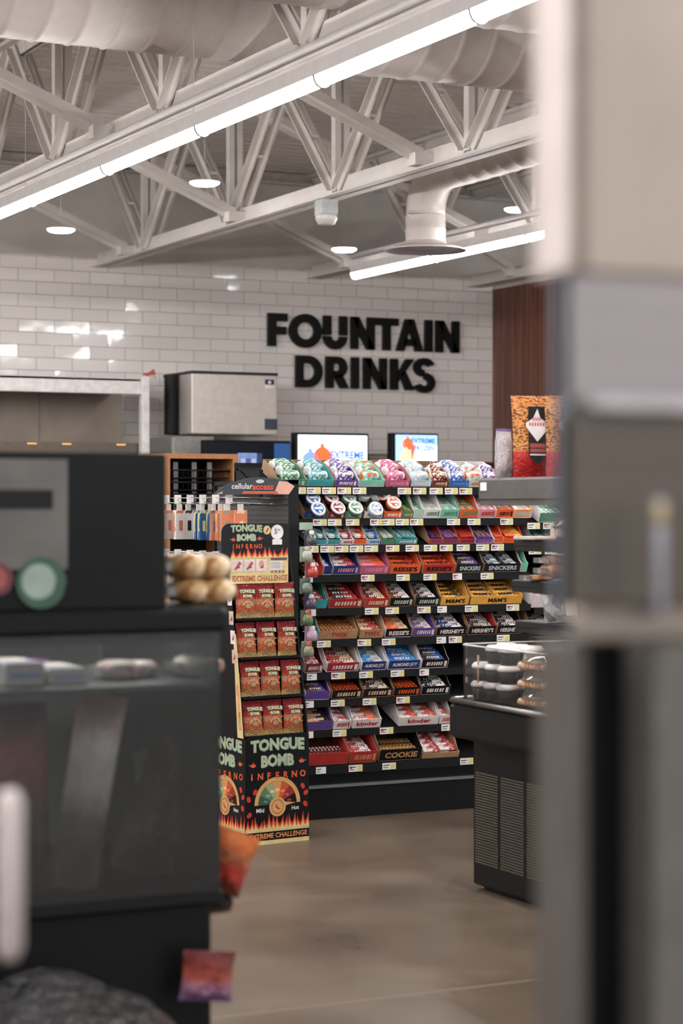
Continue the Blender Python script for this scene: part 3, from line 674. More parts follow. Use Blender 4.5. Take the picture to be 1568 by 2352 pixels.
# ---------------------------------------------------------------- packs
PK = {}
CN = {}
def C(name):
    t = {'red': (176, 46, 42), 'crimson': (150, 40, 52), 'dark red': (112, 36, 36), 'orange': (226, 92, 44), 'light orange': (228, 148, 92), 'yellow': (226, 166, 66), 'gold': (196, 148, 92),
         'brown': (66, 48, 44), 'dark brown': (48, 38, 36), 'tan': (172, 134, 98), 'green': (70, 128, 98), 'mint': (122, 190, 164), 'pale green': (176, 198, 182), 'teal': (62, 150, 150), 'aqua': (40, 150, 156),
         'blue': (46, 96, 176), 'navy': (30, 48, 108), 'light blue': (172, 196, 206), 'sky blue': (60, 150, 205), 'purple': (92, 66, 140), 'magenta': (186, 84, 130), 'pink': (214, 140, 150),
         'white': (224, 216, 214), 'grey': (150, 146, 144), 'black': (38, 36, 38), 'cream': (216, 190, 156)}
    return t[name]
def bar_mesh(L_, W_, T_, col, acc, txt=None, tc='white', acc2=None):
    key = ('bar', round(L_, 3), round(W_, 3), T_, col, acc, txt, tc)
    if key in PK: return PK[key]
    mb = MB(); m = wrap(C(col), C(acc), C(acc2) if acc2 else None, scale=60 if L_ < .08 else 34); nx = 8; rings = []
    for i in range(nx + 1):
        u = i / nx; x = -L_ / 2 + L_ * u; e = 0.06 if (i == 0 or i == nx) else (.9 if i in (1, nx - 1) else 1)
        rings.append([(x, W_ / 2 * (1 if e > .5 else 1.06) * math.cos(R(a)) , T_ / 2 + T_ / 2 * e * math.copysign(abs(math.sin(R(a))) ** .6, math.sin(R(a)))) for a in (0, 35, 90, 145, 180, 215, 270, 325)])
    mb.loft(rings, m, smooth=True)
    IM = Matrix.Identity(4)
    if not txt:
        tcol = tc if tc != 'white' or max(C(col)) < 200 else acc
        blocks(mb, -L_ * .3, L_ * .26, -W_ * .2, W_ * .36, flat(C(tcol), .4), IM, T_ + .0008, 6, seed=int(L_ * 900))
        mb.poly([(L_ * .3, -W_ * .3), (L_ * .4, -W_ * .3), (L_ * .4, W_ * .3), (L_ * .3, W_ * .3)], flat(C(acc), .4), IM, T_ + .0006)
    if txt: mb.text(txt, 0, 0, W_ * .55, flat(C(tc), .4), Matrix(((1, 0, 0, 0), (0, 1, 0, 0), (0, 0, 1, 0), (0, 0, 0, 1))), T_ + .0006, w=L_ * .72, bold=.03)
    PK[key] = mb.mesh('pack'); return PK[key]
def box_mesh(L_, W_, T_, col, acc, end=None):
    key = ('box', round(L_, 3), round(W_, 3), T_, col, acc)
    if key in PK: return PK[key]
    mb = MB(); mb.rbox((-L_ / 2, -W_ / 2, 0), (L_ / 2, W_ / 2, T_), wrap(C(col), C(acc), scale=26, cut=.56, bump=.05), .0025)
    M = Matrix.Identity(4); mb.poly([(-L_ * .42, -W_ * .12), (L_ * .42, -W_ * .12), (L_ * .42, W_ * .14), (-L_ * .42, W_ * .14)], flat(C(acc), .4), M, T_ + .0005)
    mb.poly([(-L_ * .3, -W_ * .05), (L_ * .3, -W_ * .05), (L_ * .3, W_ * .06), (-L_ * .3, W_ * .06)], flat(C(end or col), .4), M, T_ + .0008)
    PK[key] = mb.mesh('pack'); return PK[key]
def bottle_parts(col, acc):
    key = ('bottle', col, acc)
    if key in PK: return PK[key]
    # squat round-cornered gum bottle lying along X, cap towards -X
    mb = MB(); Mx = Matrix.Rotation(R(90), 4, 'Y')
    def sq(rr, x): return [(x, rr * math.copysign(abs(math.cos(R(a))) ** .55, math.cos(R(a))), rr * math.copysign(abs(math.sin(R(a))) ** .55, math.sin(R(a)))) for a in range(0, 360, 20)]
    mb.loft([sq(.012, .045), sq(.026, .042), sq(.029, .034), sq(.029, -.024), sq(.024, -.032)], wrap(C(col), C(acc), C('white'), scale=30, cut=.56), smooth=True)
    body = mb.mesh('bottle'); mb = MB()
    mb.loft([[(x, r_ * math.cos(R(a)), r_ * math.sin(R(a))) for a in range(0, 360, 24)] for x, r_ in ((-.031, .023), (-.048, .023), (-.050, .020))], flat(C('white'), .35), smooth=True)
    PK[key] = (body, mb.mesh('cap')); return PK[key]
def tin_parts(col, acc):
    key = ('tin', col, acc)
    if key in PK: return PK[key]
    mb = MB(); mb.lathe([(.034, 0), (.037, .002), (.037, .022), (.034, .024)], flat(C(col), .35), 24); body = mb.mesh('tin')
    mb = MB(); mb.lathe([(.038, .022), (.0385, .027), (.036, .030), (.030, .0305)], flat((226, 222, 220), .3), 24)
    M = Matrix.Translation((0, 0, .0308)); mb.poly(arc(0, 0, .027, 0, 360, 20), wrap(C(col), C('white'), C(acc), scale=50, bump=.05), M, .0002)
    mb.poly([(-.022, -.006), (.022, -.006), (.022, .006), (-.022, .006)], flat((226, 222, 220), .4), M, .0006); mb.text('ICE', 0, 0, .008, flat(C(col), .4), M, .001, w=.02) if False else None
    PK[key] = (body, mb.mesh('lid')); return PK[key]
def carton(w, D, hf, hb, col, inside, txt=None, tc='white', side=None, sq=None):
    """open display tray: low printed front, side walls rising to a tall back"""
    key = ('carton', round(w, 3), D, hf, hb, col, inside, txt, tc, side, sq)
    if key in PK: return PK[key]
    mb = MB(); out = flat(C(col), .5) ; ins = flat(C(inside), .8) if inside != 'kraft' else KRAFT; so = flat(C(side or col), .5); t = .003
    if col == 'kraft': out = KRAFT
    mb.box((0, 0, 0), (w, D, t), ins); mb.box((t, D - t, t), (w - t, D, hb), ins)
    mb.box((0, 0, t), (w, t, hf), out)
    prof = [(0, 0), (D, 0), (D, hb), (D * .42, hb * .98), (D * .1, hf * 1.15), (0, hf)]
    if sq and not txt:
        blocks(mb, w * .15, w * .8, hf * .3, hf * .42, flat(C(sq), .5), FRONT, .001, 7, seed=int(w * 1e4)); mb.poly([(w * .86, hf * .2), (w * .96, hf * .2), (w * .96, hf * .8), (w * .86, hf * .8)], flat(C(sq), .5), FRONT, .001)
    P = plane_at((0, 0, 0), (0, 1, 0), (0, 0, 1))
    for x, a in ((0, 1), (w, 0)):
        M = Matrix.Translation((x, 0, 0)) @ P
        mb.prism(prof, -t if a else 0, -t / 2 if a else t / 2, ins if a else so, M); mb.prism(prof, -t / 2 if a else t / 2, 0 if a else t, so if a else ins, M)
    if txt:
        for k, s_ in enumerate(txt.split('|')):
            n = len(txt.split('|')); mb.text(s_, w * .52, hf * (.5 + (n - 1) * .22 - k * .45), hf * (.5 if n == 1 else .34), flat(C(tc), .5), FRONT, .001, w=min(w * .8, hf * .5 * len(s_) * .95), bold=.035)
    PK[key] = mb.mesh('carton'); return PK[key]
FR = lambda n: '%s shelf down' % ORD[n]
COUNT = {}
def place(mesh, name, M, label, cat, group):
    o = link(name, mesh, None, label=label, cat=cat, group=group); o.matrix_world = M; return o
def fill(sn, SZl, x0, x1, col, inside, txt, tc, kind, items, idx, hf=.046, D=.26, hb=.108, side=None, sq=None, bay=''):
    """one display carton between two photo columns on shelf sn, with its packs"""
    zt, y0 = SZl[sn]; zt += .002; X0 = onY(x0, 1160, y0).x; X1 = onY(x1, 1160, y0).x; w = X1 - X0 - .004
    M = Matrix.Translation((X0, y0 + .012, zt)) @ Matrix.Rotation(TILT, 4, 'X')
    who = '%s carton on the %s' % (bay or ORD[idx], FR(sn))
    place(carton(w, D, hf, hb, col, inside, txt, tc, side, sq), 'display_carton', M,
          '%s%s open display carton, %s' % (col.replace('kraft', 'plain cardboard'), ' lettered' if txt else '', who.replace(' carton', '')), 'carton', 'display cartons on the candy gondola')
    rnd = random.Random(sn * 100 + idx); base = .003
    def put(mesh, m, lab, cat, nm): return place(mesh, nm, M @ m, lab, cat, 'packs in the %s' % who)
    T = Matrix.Translation; RZ = lambda a: Matrix.Rotation(R(a), 4, 'Z'); RX = lambda a: Matrix.Rotation(R(a), 4, 'X'); RY = lambda a: Matrix.Rotation(R(a), 4, 'Y')
    if kind == 'stack':       # bars lying across the tray, heaped towards the back
        c1, c2, tx, tcc = items[:4]; acc2 = items[4] if len(items) > 4 else None
        cols = max(1, round((w - .01) / .125)); Lb = (w - .012) / cols - .003
        me = bar_mesh(Lb, .042, .018, c1, c2, tx, tcc, acc2)
        for c in range(cols):
            for r_ in range(5):
                for s in range(2 if r_ < 4 else 1):
                    if s == 0 and r_ in (1, 3): continue
                    put(me, T((.006 + Lb / 2 + c * (Lb + .003), .03 + r_ * .043 + rnd.uniform(-.003, .003), base + .004 + s * .020 + r_ * .003 + rnd.uniform(0, .003))) @ RZ(rnd.uniform(-4, 4)) @ RX(8), '%s wrapped candy bar lying in the %s' % (c1, who), 'candy bar', 'candy_bar')
    elif kind == 'row':       # bars on edge, side by side, running back
        c1, c2 = items[:2]; n = max(3, int((w - .01) / .019)); Lb = .15
        me = bar_mesh(Lb, .036, .015, c1, c2, None)
        for k in range(n):
            put(me, T((.012 + (w - .018) * (k + .5) / n, .005 + Lb / 2 + .005, base + .02)) @ RZ(90) @ RX(78 + rnd.uniform(-4, 4)), '%s wrapped bar standing on edge in the %s' % (c1, who), 'candy bar', 'candy_bar')
    elif kind == 'packs':     # flat gum packs in two columns
        c1, c2 = items[:2]; n = max(1, round((w - .006) / .042)); Wp = (w - .008) / n - .0015; c3 = items[2] if len(items) > 2 else None
        me = box_mesh(Wp, .072, .013, c1, c2, c3)
        for k in range(n):
            for r_ in range(3):
                put(me, T((.004 + (Wp + .0015) * (k + .5), .042 + r_ * .074, base + .03 + r_ * .002)) @ RX(2), '%s flat gum pack in the %s' % (c1, who), 'gum pack', 'gum_pack')
        me2 = box_mesh(w - .012, .2, .026, c1, c2)
    elif kind == 'thin':      # thin gum packs lying flat, long side running back
        c1, c2 = items[:2]; n = max(2, round(w / .03)); me = box_mesh(.024 if n > 1 else w - .01, .105, .010, c1, c2)
        for k in range(n):
            for r_ in range(2):
                put(me, T((.006 + (w - .012) * (k + .5) / n, .06 + r_ * .108, base + .022 + rnd.uniform(0, .006))) @ RY(rnd.uniform(-4, 4)), '%s slim gum pack in the %s' % (c1, who), 'gum pack', 'gum_pack')
    elif kind == 'bottles':
        c1, c2 = items[:2]; b_, c_ = bottle_parts(c1, c2); spots = items[2]
        for (sx, sy, sz, az) in spots:
            o = place(b_, 'gum_bottle', M @ T((w * sx, sy, sz)) @ RZ(az), '%s gum bottle lying in the %s' % (c1, who), 'gum bottle', 'packs in the %s' % who)
            link('cap', c_, o)
    elif kind == 'tins':
        c1, c2, spots = items; b_, c_ = tin_parts(c1, c2)
        for (sx, sy, sz, ax, ay) in spots:
            o = place(b_, 'mint_tin', M @ T((w * sx, sy, sz)) @ RX(ax) @ RY(ay), '%s mint tin with white lid in the %s' % (c1, who), 'mint tin', 'packs in the %s' % who)
            link('lid', c_, o)
def shelf(sn, rows, SZl=None, bay='', start=0):
    for k, r_ in enumerate(rows):
        kw = r_[8] if len(r_) > 8 else {}
        fill(sn, SZl or SZ, *r_[:8], k + start, bay=bay, **kw)
B2 = [(.45, .06, .045, 35), (.55, .14, .085, 20), (.5, .08, .03, 30)]
BL = [(.5, .04, .036, 200), (.52, .105, .048, 25), (.45, .155, .05, 10)]
kw0 = dict(hf=.034, hb=.062, D=.2)
shelf(0, [(640, 704, 'green', 'kraft', None, 'white', 'bottles', ('green', 'pale green', BL), dict(kw0, sq='pale green')),
          (706, 768, 'teal', 'kraft', None, 'white', 'bottles', ('teal', 'light blue', BL), dict(kw0, sq='aqua')),
          (772, 822, 'purple', 'kraft', None, 'white', 'bottles', ('purple', 'white', BL), dict(kw0, sq='white')),
          (826, 884, 'mint', 'white', None, 'white', 'bottles', ('mint', 'orange', BL), dict(kw0, side='mint')),
          (888, 942, 'magenta', 'kraft', None, 'white', 'bottles', ('magenta', 'pink', BL), dict(kw0, sq='pink')),
          (946, 992, 'light blue', 'kraft', None, 'white', 'bottles', ('light blue', 'white', BL), dict(kw0, sq='white')),
          (996, 1030, 'dark red', 'kraft', None, 'white', 'bottles', ('dark red', 'cream', BL[:2]), dict(kw0, sq='cream')),
          (1034, 1078, 'blue', 'kraft', None, 'white', 'bottles', ('blue', 'white', BL), dict(kw0, sq='sky blue')),
          (1080, 1104, 'pale green', 'white', None, 'white', 'bottles', ('pale green', 'orange', BL[:2]), dict(kw0, sq='orange')),
          (1108, 1150, 'white', 'white', None, 'white', 'bottles', ('purple', 'white', BL[:2]), dict(kw0, sq='purple'))])
T3 = [(.56, .012, .034, 40, 0), (.5, .068, .064, 34, 0), (.36, .125, .088, 28, 0)]
T2 = [(.58, .02, .034, 34, 0), (.44, .085, .062, 28, 4)]
T4 = [(.6, .04, .052, 34, 0), (.4, .09, .09, 40, -50), (.55, .11, .085, 26, 0), (.75, .1, .1, 30, 50), (.5, .17, .11, 40, 10)]
k2 = dict(hf=.036, hb=.075, D=.24)
shelf(1, [(700, 752, 'navy', 'kraft', None, 'white', 'tins', ('blue', 'sky blue', T3), dict(k2, sq='green')),
          (755, 792, 'dark red', 'kraft', None, 'white', 'tins', ('dark red', 'pink', T2), dict(k2, sq='white')),
          (795, 833, 'green', 'kraft', None, 'white', 'tins', ('green', 'pale green', T2), dict(k2, sq='pale green')),
          (838, 880, 'white', 'kraft', None, 'white', 'tins', ('light blue', 'blue', T3[:1] + [(.75, .1, .08, 35, 45), (.3, .11, .07, 26, 0)]), dict(k2, sq='blue')),
          (884, 924, 'orange', 'kraft', None, 'white', 'tins', ('orange', 'light blue', T4), dict(k2, sq='white')),
          (926, 950, 'green', 'kraft', None, 'white', 'thin', ('green', 'yellow'), dict(k2, sq='yellow')),
          (952, 972, 'pale green', 'white', None, 'white', 'packs', ('pale green', 'green', 'white')),
          (974, 1012, 'white', 'white', None, 'green', 'packs', ('pale green', 'white', 'green'), dict(sq='green')),
          (1014, 1054, 'mint', 'white', None, 'white', 'packs', ('mint', 'white', 'green'), dict(sq='green')),
          (1058, 1098, 'orange', 'grey', None, 'white', 'packs', ('light orange', 'green', 'white'), dict(sq='green')),
          (1100, 1138, 'pink', 'white', None, 'white', 'packs', ('pink', 'white', 'red'), dict(sq='red')),
          (1141, 1180, 'orange', 'white', None, 'white', 'packs', ('orange', 'grey', 'white'), dict(sq='brown')),
          (1183, 1222, 'light orange', 'white', None, 'white', 'packs', ('light orange', 'light blue', 'white'), dict(sq='light blue'))])
k3 = dict(hf=.028, hb=.08)
shelf(2, [(714, 752, 'teal', 'white', None, 'white', 'packs', ('white', 'teal', 'red'), k3), (755, 783, 'teal', 'white', None, 'white', 'packs', ('white', 'teal', 'blue'), k3),
          (786, 812, 'white', 'white', None, 'white', 'packs', ('white', 'red', 'white'), dict(k3, sq='red')), (815, 843, 'orange', 'white', None, 'white', 'packs', ('white', 'orange', 'red'), k3),
          (846, 874, 'light blue', 'white', None, 'white', 'packs', ('light blue', 'blue', 'white'), dict(k3, sq='blue')), (878, 908, 'green', 'kraft', None, 'white', 'thin', ('pale green', 'white'), k3),
          (911, 960, 'teal', 'kraft', None, 'white', 'thin', ('teal', 'white'), dict(k3, sq='white')), (988, 1018, 'red', 'kraft', None, 'white', 'thin', ('navy', 'red'), dict(k3, sq='purple')),
          (1020, 1054, 'crimson', 'kraft', None, 'white', 'thin', ('purple', 'pink'), dict(k3, sq='purple')), (1056, 1092, 'red', 'kraft', None, 'white', 'thin', ('red', 'orange'), dict(k3, sq='navy')),
          (1094, 1134, 'purple', 'white', None, 'white', 'thin', ('purple', 'yellow'), dict(k3, sq='magenta')), (1137, 1158, 'orange', 'white', None, 'white', 'thin', ('orange', 'red'), dict(k3, side='orange')),
          (1160, 1205, 'orange', 'orange', None, 'white', 'stack', ('orange', 'yellow', None, 'white'), dict(k3, side='orange'))])
shelf(3, [(706, 742, 'red', 'kraft', None, 'white', 'stack', ('red', 'white', None, 'white')), (745, 764, 'navy', 'white', None, 'white', 'stack', ('white', 'blue', None, 'white')),
          (767, 826, 'navy', 'grey', None, 'white', 'stack', ('white', 'red', None, 'white'), dict(sq='pink')), (829, 894, 'magenta', 'kraft', None, 'white', 'stack', ('pink', 'orange', None, 'white'), dict(sq='pink')),
          (897, 966, 'orange', 'kraft', "REESE'S", 'black', 'stack', ('orange', 'red', "REESE'S", 'black')), (972, 1046, 'red', 'kraft', "REESE'S", 'black', 'stack', ('orange', 'red', "REESE'S", 'black'), dict(side='orange')),
          (1049, 1110, 'brown', 'kraft', 'SNICKERS', 'light blue', 'stack', ('dark brown', 'purple', None, 'white', 'tan')), (1113, 1195, 'brown', 'kraft', 'SNICKERS', 'light blue', 'stack', ('dark brown', 'white', 'SNICKERS', 'light blue')),
          (1198, 1212, 'mint', 'white', None, 'white', 'thin', ('mint', 'green'))])
shelf(4, [(708, 752, 'aqua', 'kraft', None, 'white', 'stack', ('dark brown', 'red', None, 'white', 'pink')), (757, 834, 'crimson', 'kraft', None, 'white', 'stack', ('dark brown', 'red', None, 'white'), dict(sq='cream')),
          (838, 894, 'red', 'kraft', None, 'white', 'stack', ('dark red', 'cream', None, 'white'), dict(sq='cream')), (897, 950, 'dark brown', 'kraft', None, 'white', 'stack', ('brown', 'white', None, 'white', 'orange'), dict(sq='pale green')),
          (955, 1010, 'dark brown', 'kraft', None, 'white', 'stack', ('brown', 'white', None, 'white'), dict(sq='pale green')), (1014, 1078, 'yellow', 'kraft', "M&M'S", 'brown', 'stack', ('yellow', 'brown', "M&M'S", 'brown')),
          (1082, 1200, 'yellow', 'kraft', "M&M'S", 'brown', 'stack', ('yellow', 'gold', "M&M'S", 'brown'), dict(side='yellow')), ])
shelf(5, [(722, 733, 'aqua', 'white', None, 'white', 'thin', ('aqua', 'teal')), (735, 822, 'tan', 'kraft', 'TWIX', 'red', 'row', ('gold', 'red')), (828, 882, 'tan', 'kraft', 'TWIX', 'red', 'stack', ('cream', 'red', 'TWIX', 'red')),
          (887, 946, 'dark brown', 'white', "REESE'S", 'white', 'stack', ('orange', 'cream', None, 'white')), (950, 1000, 'purple', 'kraft', None, 'white', 'stack', ('purple', 'white', None, 'white', 'gold'), dict(sq='white')),
          (1004, 1072, 'black', 'kraft', "HERSHEY'S", 'white', 'stack', ('navy', 'white', None, 'white', 'black')), (1077, 1140, 'dark brown', 'kraft', "HERSHEY'S", 'white', 'stack', ('dark brown', 'grey', None, 'white', 'red'), dict(side='red')),
          (1143, 1200, 'dark brown', 'kraft', "HERSHEY'S", 'white', 'stack', ('dark brown', 'white', None, 'white'))])
shelf(6, [(702, 742, 'dark red', 'white', None, 'white', 'stack', ('red', 'white', None, 'white', 'dark brown'), dict(sq='white')), (752, 826, 'crimson', 'white', None, 'cream', 'stack', ('red', 'cream', None, 'white', 'dark red'), dict(side='white', sq='white')),
          (832, 888, 'navy', 'white', 'ALMOND JOY', 'white', 'stack', ('sky blue', 'white', None, 'white', 'blue'), dict(side='white')), (893, 966, 'navy', 'white', 'ALMOND JOY', 'white', 'stack', ('blue', 'sky blue', None, 'white', 'white'), dict(side='white')),
          (970, 1030, 'dark brown', 'white', None, 'white', 'stack', ('dark brown', 'blue', None, 'white', 'grey'), dict(sq='white'))])
shelf(7, [(702, 758, 'purple', 'white', None, 'white', 'stack', ('dark brown', 'purple', None, 'white', 'red')), (764, 832, 'brown', 'kraft', None, 'white', 'row', ('orange', 'brown'), dict(sq='cream')),
          (836, 902, 'brown', 'kraft', None, 'white', 'stack', ('brown', 'cream', None, 'white', 'tan'), dict(sq='cream')), (906, 966, 'dark brown', 'kraft', None, 'white', 'row', ('orange', 'dark brown'), dict(sq='orange')),
          (970, 1034, 'black', 'grey', None, 'white', 'stack', ('black', 'white', None, 'white'), dict(sq='white'))])
shelf(8, [(704, 764, 'purple', 'kraft', None, 'white', 'stack', ('gold', 'brown', None, 'white')), (768, 806, 'white', 'white', None, 'white', 'stack', ('white', 'red', None, 'white'), dict(sq='red')),
          (812, 876, 'white', 'white', 'kinder', 'red', 'stack', ('white', 'orange', None, 'white'), dict(side='white')), (918, 1008, 'white', 'white', 'kinder', 'red', 'stack', ('white', 'orange', None, 'red'), dict(sq='red')),
          (1012, 1038, 'white', 'white', None, 'red', 'stack', ('white', 'red', None, 'red'), dict(sq='orange'))])
shelf(9, [(700, 800, 'red', 'kraft', None, 'white', 'row', ('dark red', 'white'), dict(hf=.062)), (804, 866, 'red', 'kraft', None, 'gold', 'stack', ('red', 'white', None, 'white'), dict(hf=.06, sq='gold')),
          (872, 968, 'black', 'kraft', 'COOKIE', 'gold', 'row', ('gold', 'black'), dict(hf=.062, hb=.12)), (972, 1056, 'tan', 'kraft', None, 'red', 'stack', ('white', 'red', None, 'red'), dict(hf=.03))])
# second bay: the few cartons that show
shelf(0, [(1240, 1300, 'green', 'white', None, 'white', 'thin', ('green', 'white'), dict(hf=.05))], SZ2, 'second-bay')
shelf(1, [(1226, 1290, 'teal', 'grey', None, 'white', 'thin', ('teal', 'white'), dict(hf=.03))], SZ2, 'second-bay')
shelf(3, [(1222, 1280, 'white', 'white', None, 'red', 'stack', ('white', 'dark brown', None, 'red'), dict(hf=.07, side='red'))], SZ2, 'second-bay')
shelf(4, [(1222, 1280, 'dark brown', 'kraft', None, 'white', 'stack', ('dark brown', 'white', None, 'white'))], SZ2, 'second-bay')
# ---------------------------------------------------------------- clip strip with toy candy bottles at the gondola's left edge
q = onY(702, 1200, 8.93); cs = empty('clip_strip', (q.x, 8.93, q.z), 'narrow wire clip strip hanging at the left edge of the candy shelves', 'clip strip')
MB().rbox((-.035, -.004, -.035), (.035, .0, .0), flat((150, 168, 148), .5), .0015).build('header_card', cs)
mb = MB(); mb.tube([(0, .004, 0), (0, .004, -.66)], .003, flat((120, 122, 124), .3, .6), 6)
for k in range(8): mb.tube([(0, .004, -.05 - k * .078), (-.03, -.03, -.045 - k * .078)], .0018, flat((160, 160, 160), .3, .6), 5)
mb.build('wire', cs)
cols = [('dark grey', (70, 72, 78), (150, 160, 140)), ('pale green', (160, 172, 156), (190, 170, 160)), ('red', (188, 70, 62), (214, 180, 176)), ('grey-green', (120, 134, 116), (70, 76, 78)),
        ('navy', (70, 74, 96), (200, 90, 70)), ('leaf green', (96, 120, 88), (190, 90, 70)), ('lilac', (190, 160, 178), (222, 196, 190)), ('sage', (128, 144, 120), (200, 84, 66))]
for k, (cn, c1, c2) in enumerate(cols):
    z = q.z - .075 - k * .075; dx = (.012, -.012, .018, -.012, .01, -.008, .014, -.004)[k]
    t = empty('candy_tube', (q.x + dx, 8.89, z), '%s toy candy tube hanging on the clip strip, %s from its top' % (cn, ORD[k]), 'candy', group='candy tubes on the clip strip')
    mb = MB(); mb.lathe([(.012, -.034), (.024, -.03), (.026, -.005), (.02, .012), (.011, .018)], wrap(c1, c2, scale=40), 16); mb.build('tube_body', t)
    MB().lathe([(.011, .017), (.0125, .02), (.012, .034), (.006, .038)], flat((226, 216, 214) if k % 2 == 0 else c2, .35), 14).build('cap', t)
    mb = MB(); mb.rbox((-.028, .022, -.036), (.028, .024, .036), flat(c1, .5), .001); mb.build('backing_card', t)
# ================================================================== PHONE ACCESSORY END DISPLAY (faces left)
pg = empty('pegboard_display', (GX0 - .03, 9.0, 0), 'black pegboard end display of phone accessories', 'display')
PEG = flat((58, 60, 62), .5)
m, nt, b = nodes('perforated_panel'); vt = N(nt, 'ShaderNodeTexVoronoi'); vt.inputs['Scale'].default_value = 1; vt.inputs['Randomness'].default_value = 0
L(nt, coordn(nt, scale=(1, 40, 40)), vt.inputs['Vector']); L(nt, ramp(nt, vt.outputs['Distance'], [(.2, lin((14, 14, 15))), (.3, lin((70, 72, 74)))]), b.inputs['Base Color']); b.inputs['Roughness'].default_value = .45
MB().box((-.03, .0, .2), (-.0, .9, 1.60), m).build('peg_panel', pg)
mb = MB(); mb.box((-.34, 0, 0), (0, .9, .2), BLK2); mb.build('base', pg)
mb = MB(); mb.box((-.045, -.01, .2), (.005, .0, 1.62), CHARC); mb.box((-.045, .9, .2), (.005, .91, 1.62), CHARC); mb.box((-.045, -.01, 1.60), (.005, .91, 1.62), CHARC); mb.build('frame', pg)
WIRE = flat((176, 172, 170), .25, .8)
hk = []
def hook(y, z, ln=.32, tag=True):
    mb = MB(); mb.tube([(-.03, y, z), (-ln, y, z + .012), (-ln - .008, y, z + .03)], .0028, WIRE, 6); mb.tube([(-.03, y, z + .03), (-ln - .008, y, z + .036)], .002, WIRE, 6)
    for f in (.12, .18, .24): mb.tube([(-f, y - .006, z + .006), (-f, y + .006, z + .006)], .004, WIRE, 6)
    h = mb.build('peg_hook', pg)
    if tag:
        mb = MB(); M = Matrix.Translation((-ln - .012, y, z + .028)); mb.rbox((-.014, -.001, -.022), (.022, .001, .022), PAPER, .0005, M=M); mb.build('price_tag', h)
ys = [.03 + .16 * k for k in range(6)]
zu = 1.50; zl_ = 1.23
for y in ys: hook(y, zu, .33)
for y in ys: hook(y, zl_, .33)
def blister(name, cn, c, acc, x, y, z, w, h, rz, idx, wh):
    t = empty(name, (pg.location.x + x, 9.0 + y, z), '%s accessory pack, %s on the %s pegs' % (cn, ORD[idx], wh), 'accessory pack', rot=(0, 0, R(rz)), group='phone accessories on the pegboard')
    mb = MB(); mb.rbox((-w / 2, -.012, -h), (w / 2, .012, 0), wrap(c, acc, scale=16, cut=.62, rough=.4, bump=.03), .003)
    mb.poly([(-w * .18, -h * .7), (w * .18, -h * .7), (w * .18, -h * .35), (-w * .18, -h * .35)], flat(acc, .5), Matrix.Translation((0, -.012, 0)) @ FRONT, .001); mb.build('box', t)
    MB().rbox((-w * .25, -.003, 0), (w * .25, .003, .03), flat((212, 206, 200), .4), .001).build('hang_tab', t)
OR = (214, 126, 84); BLU = (28, 84, 140); WH = (214, 206, 202)
k = 0
for (cn, c, a_, px, w, row) in [('orange', OR, (226, 190, 160), 552, .062, 0), ('orange and grey', OR, (150, 140, 136), 526, .07, 0), ('orange', OR, (226, 190, 160), 506, .05, 1),
                           ('grey and orange', (180, 120, 90), (90, 90, 100), 496, .04, 1), ('dark blue', BLU, (196, 190, 120), 482, .035, 2), ('dark blue', BLU, (196, 190, 120), 470, .045, 2), ('blue', BLU, (200, 196, 150), 455, .04, 3),
                           ('white cable', WH, (60, 60, 64), 437, .06, 4), ('white and orange', WH, (196, 110, 80), 412, .06, 4), ('clear and orange', (190, 180, 170), (200, 110, 80), 392, .05, 5)]:
    Y = 9.0 + ys[row]; p = onY(px, 1172, Y - .014 * (k % 2))
    blister('accessory_pack', cn, c, a_, p.x - pg.location.x, ys[row] + .014 * (k % 2), p.z, w, .145, 6 + 3 * (k % 3), k, 'upper'); k += 1
for k, px in enumerate((392, 412, 430, 450, 470)):
    Y = 9.0 + ys[5 - k]; p = onY(px, 1290, Y)
    t = empty('charging_cable', (p.x, Y, p.z), 'pale coiled cable pack, %s from the left on the lower pegs' % ORD[k], 'cable', group='cables on the lower pegs')
    mb = MB(); mb.rbox((-.022, -.001, -.11), (.022, .001, .03), flat((180, 176, 174), .4), .0005); mb.build('card', t)
    mb = MB()
    for j in range(3): mb.tube([(.015 * math.cos(R(a)), -.004 - j * .004, -.06 + .035 * math.sin(R(a))) for a in range(0, 361, 30)], .0028, flat((206, 200, 198), .4), 6, cap=False)
    mb.build('coil', t)
# topper sign
PT = plane_at((GX0 - .02, 9.86, 1.62), (-.16, -1, 0), (0, 0, 1))
tp = empty('display_topper', (GX0 - .06, 9.45, 1.62), 'dark oval topper sign with white and orange cellular access lettering', 'sign')
# oval board facing the aisle on the left, standing on top of the pegboard frame
a = onY(492, 1136, 9.02); b_ = onY(676, 1136, 8.90)
wv = Vector((b_.x - a.x, b_.y - a.y, 0)); wl = wv.length; M = plane_at((a.x, a.y, a.z), wv, (0, -.12, 1)); zt_ = (1136 - 1097) / 4800 * 9.9
TOPC = flat((66, 70, 76), .4)
out = [(0, 0), (wl * .0, .008), (wl * .16, zt_ * .62), (wl * .38, zt_ * .94), (wl * .55, zt_), (wl * .75, zt_ * .95), (wl * .9, zt_ * .78), (wl, zt_ * .5), (wl * .93, 0)]
mb = MB(); mb.prism(out, -.006, 0, TOPC, M)
mb.poly([(wl * .74, .002), (wl * .93, .002), (wl * .995, zt_ * .5), (wl * .9, zt_ * .76), (wl * .8, zt_ * .8)], flat((226, 172, 154), .4), M, .001)
mb.text('cellular', wl * .34, zt_ * .5, zt_ * .34, flat((218, 214, 212), .4), M, .002, w=wl * .26, bold=.02); mb.text('access', wl * .6, zt_ * .42, zt_ * .27, flat((212, 96, 66), .4), M, .002, w=wl * .26, bold=.03)
mb.poly([(wl * .34, .004), (wl * .8, .004), (wl * .78, zt_ * .2), (wl * .36, zt_ * .2)], flat((206, 96, 70), .4), M, .0018)
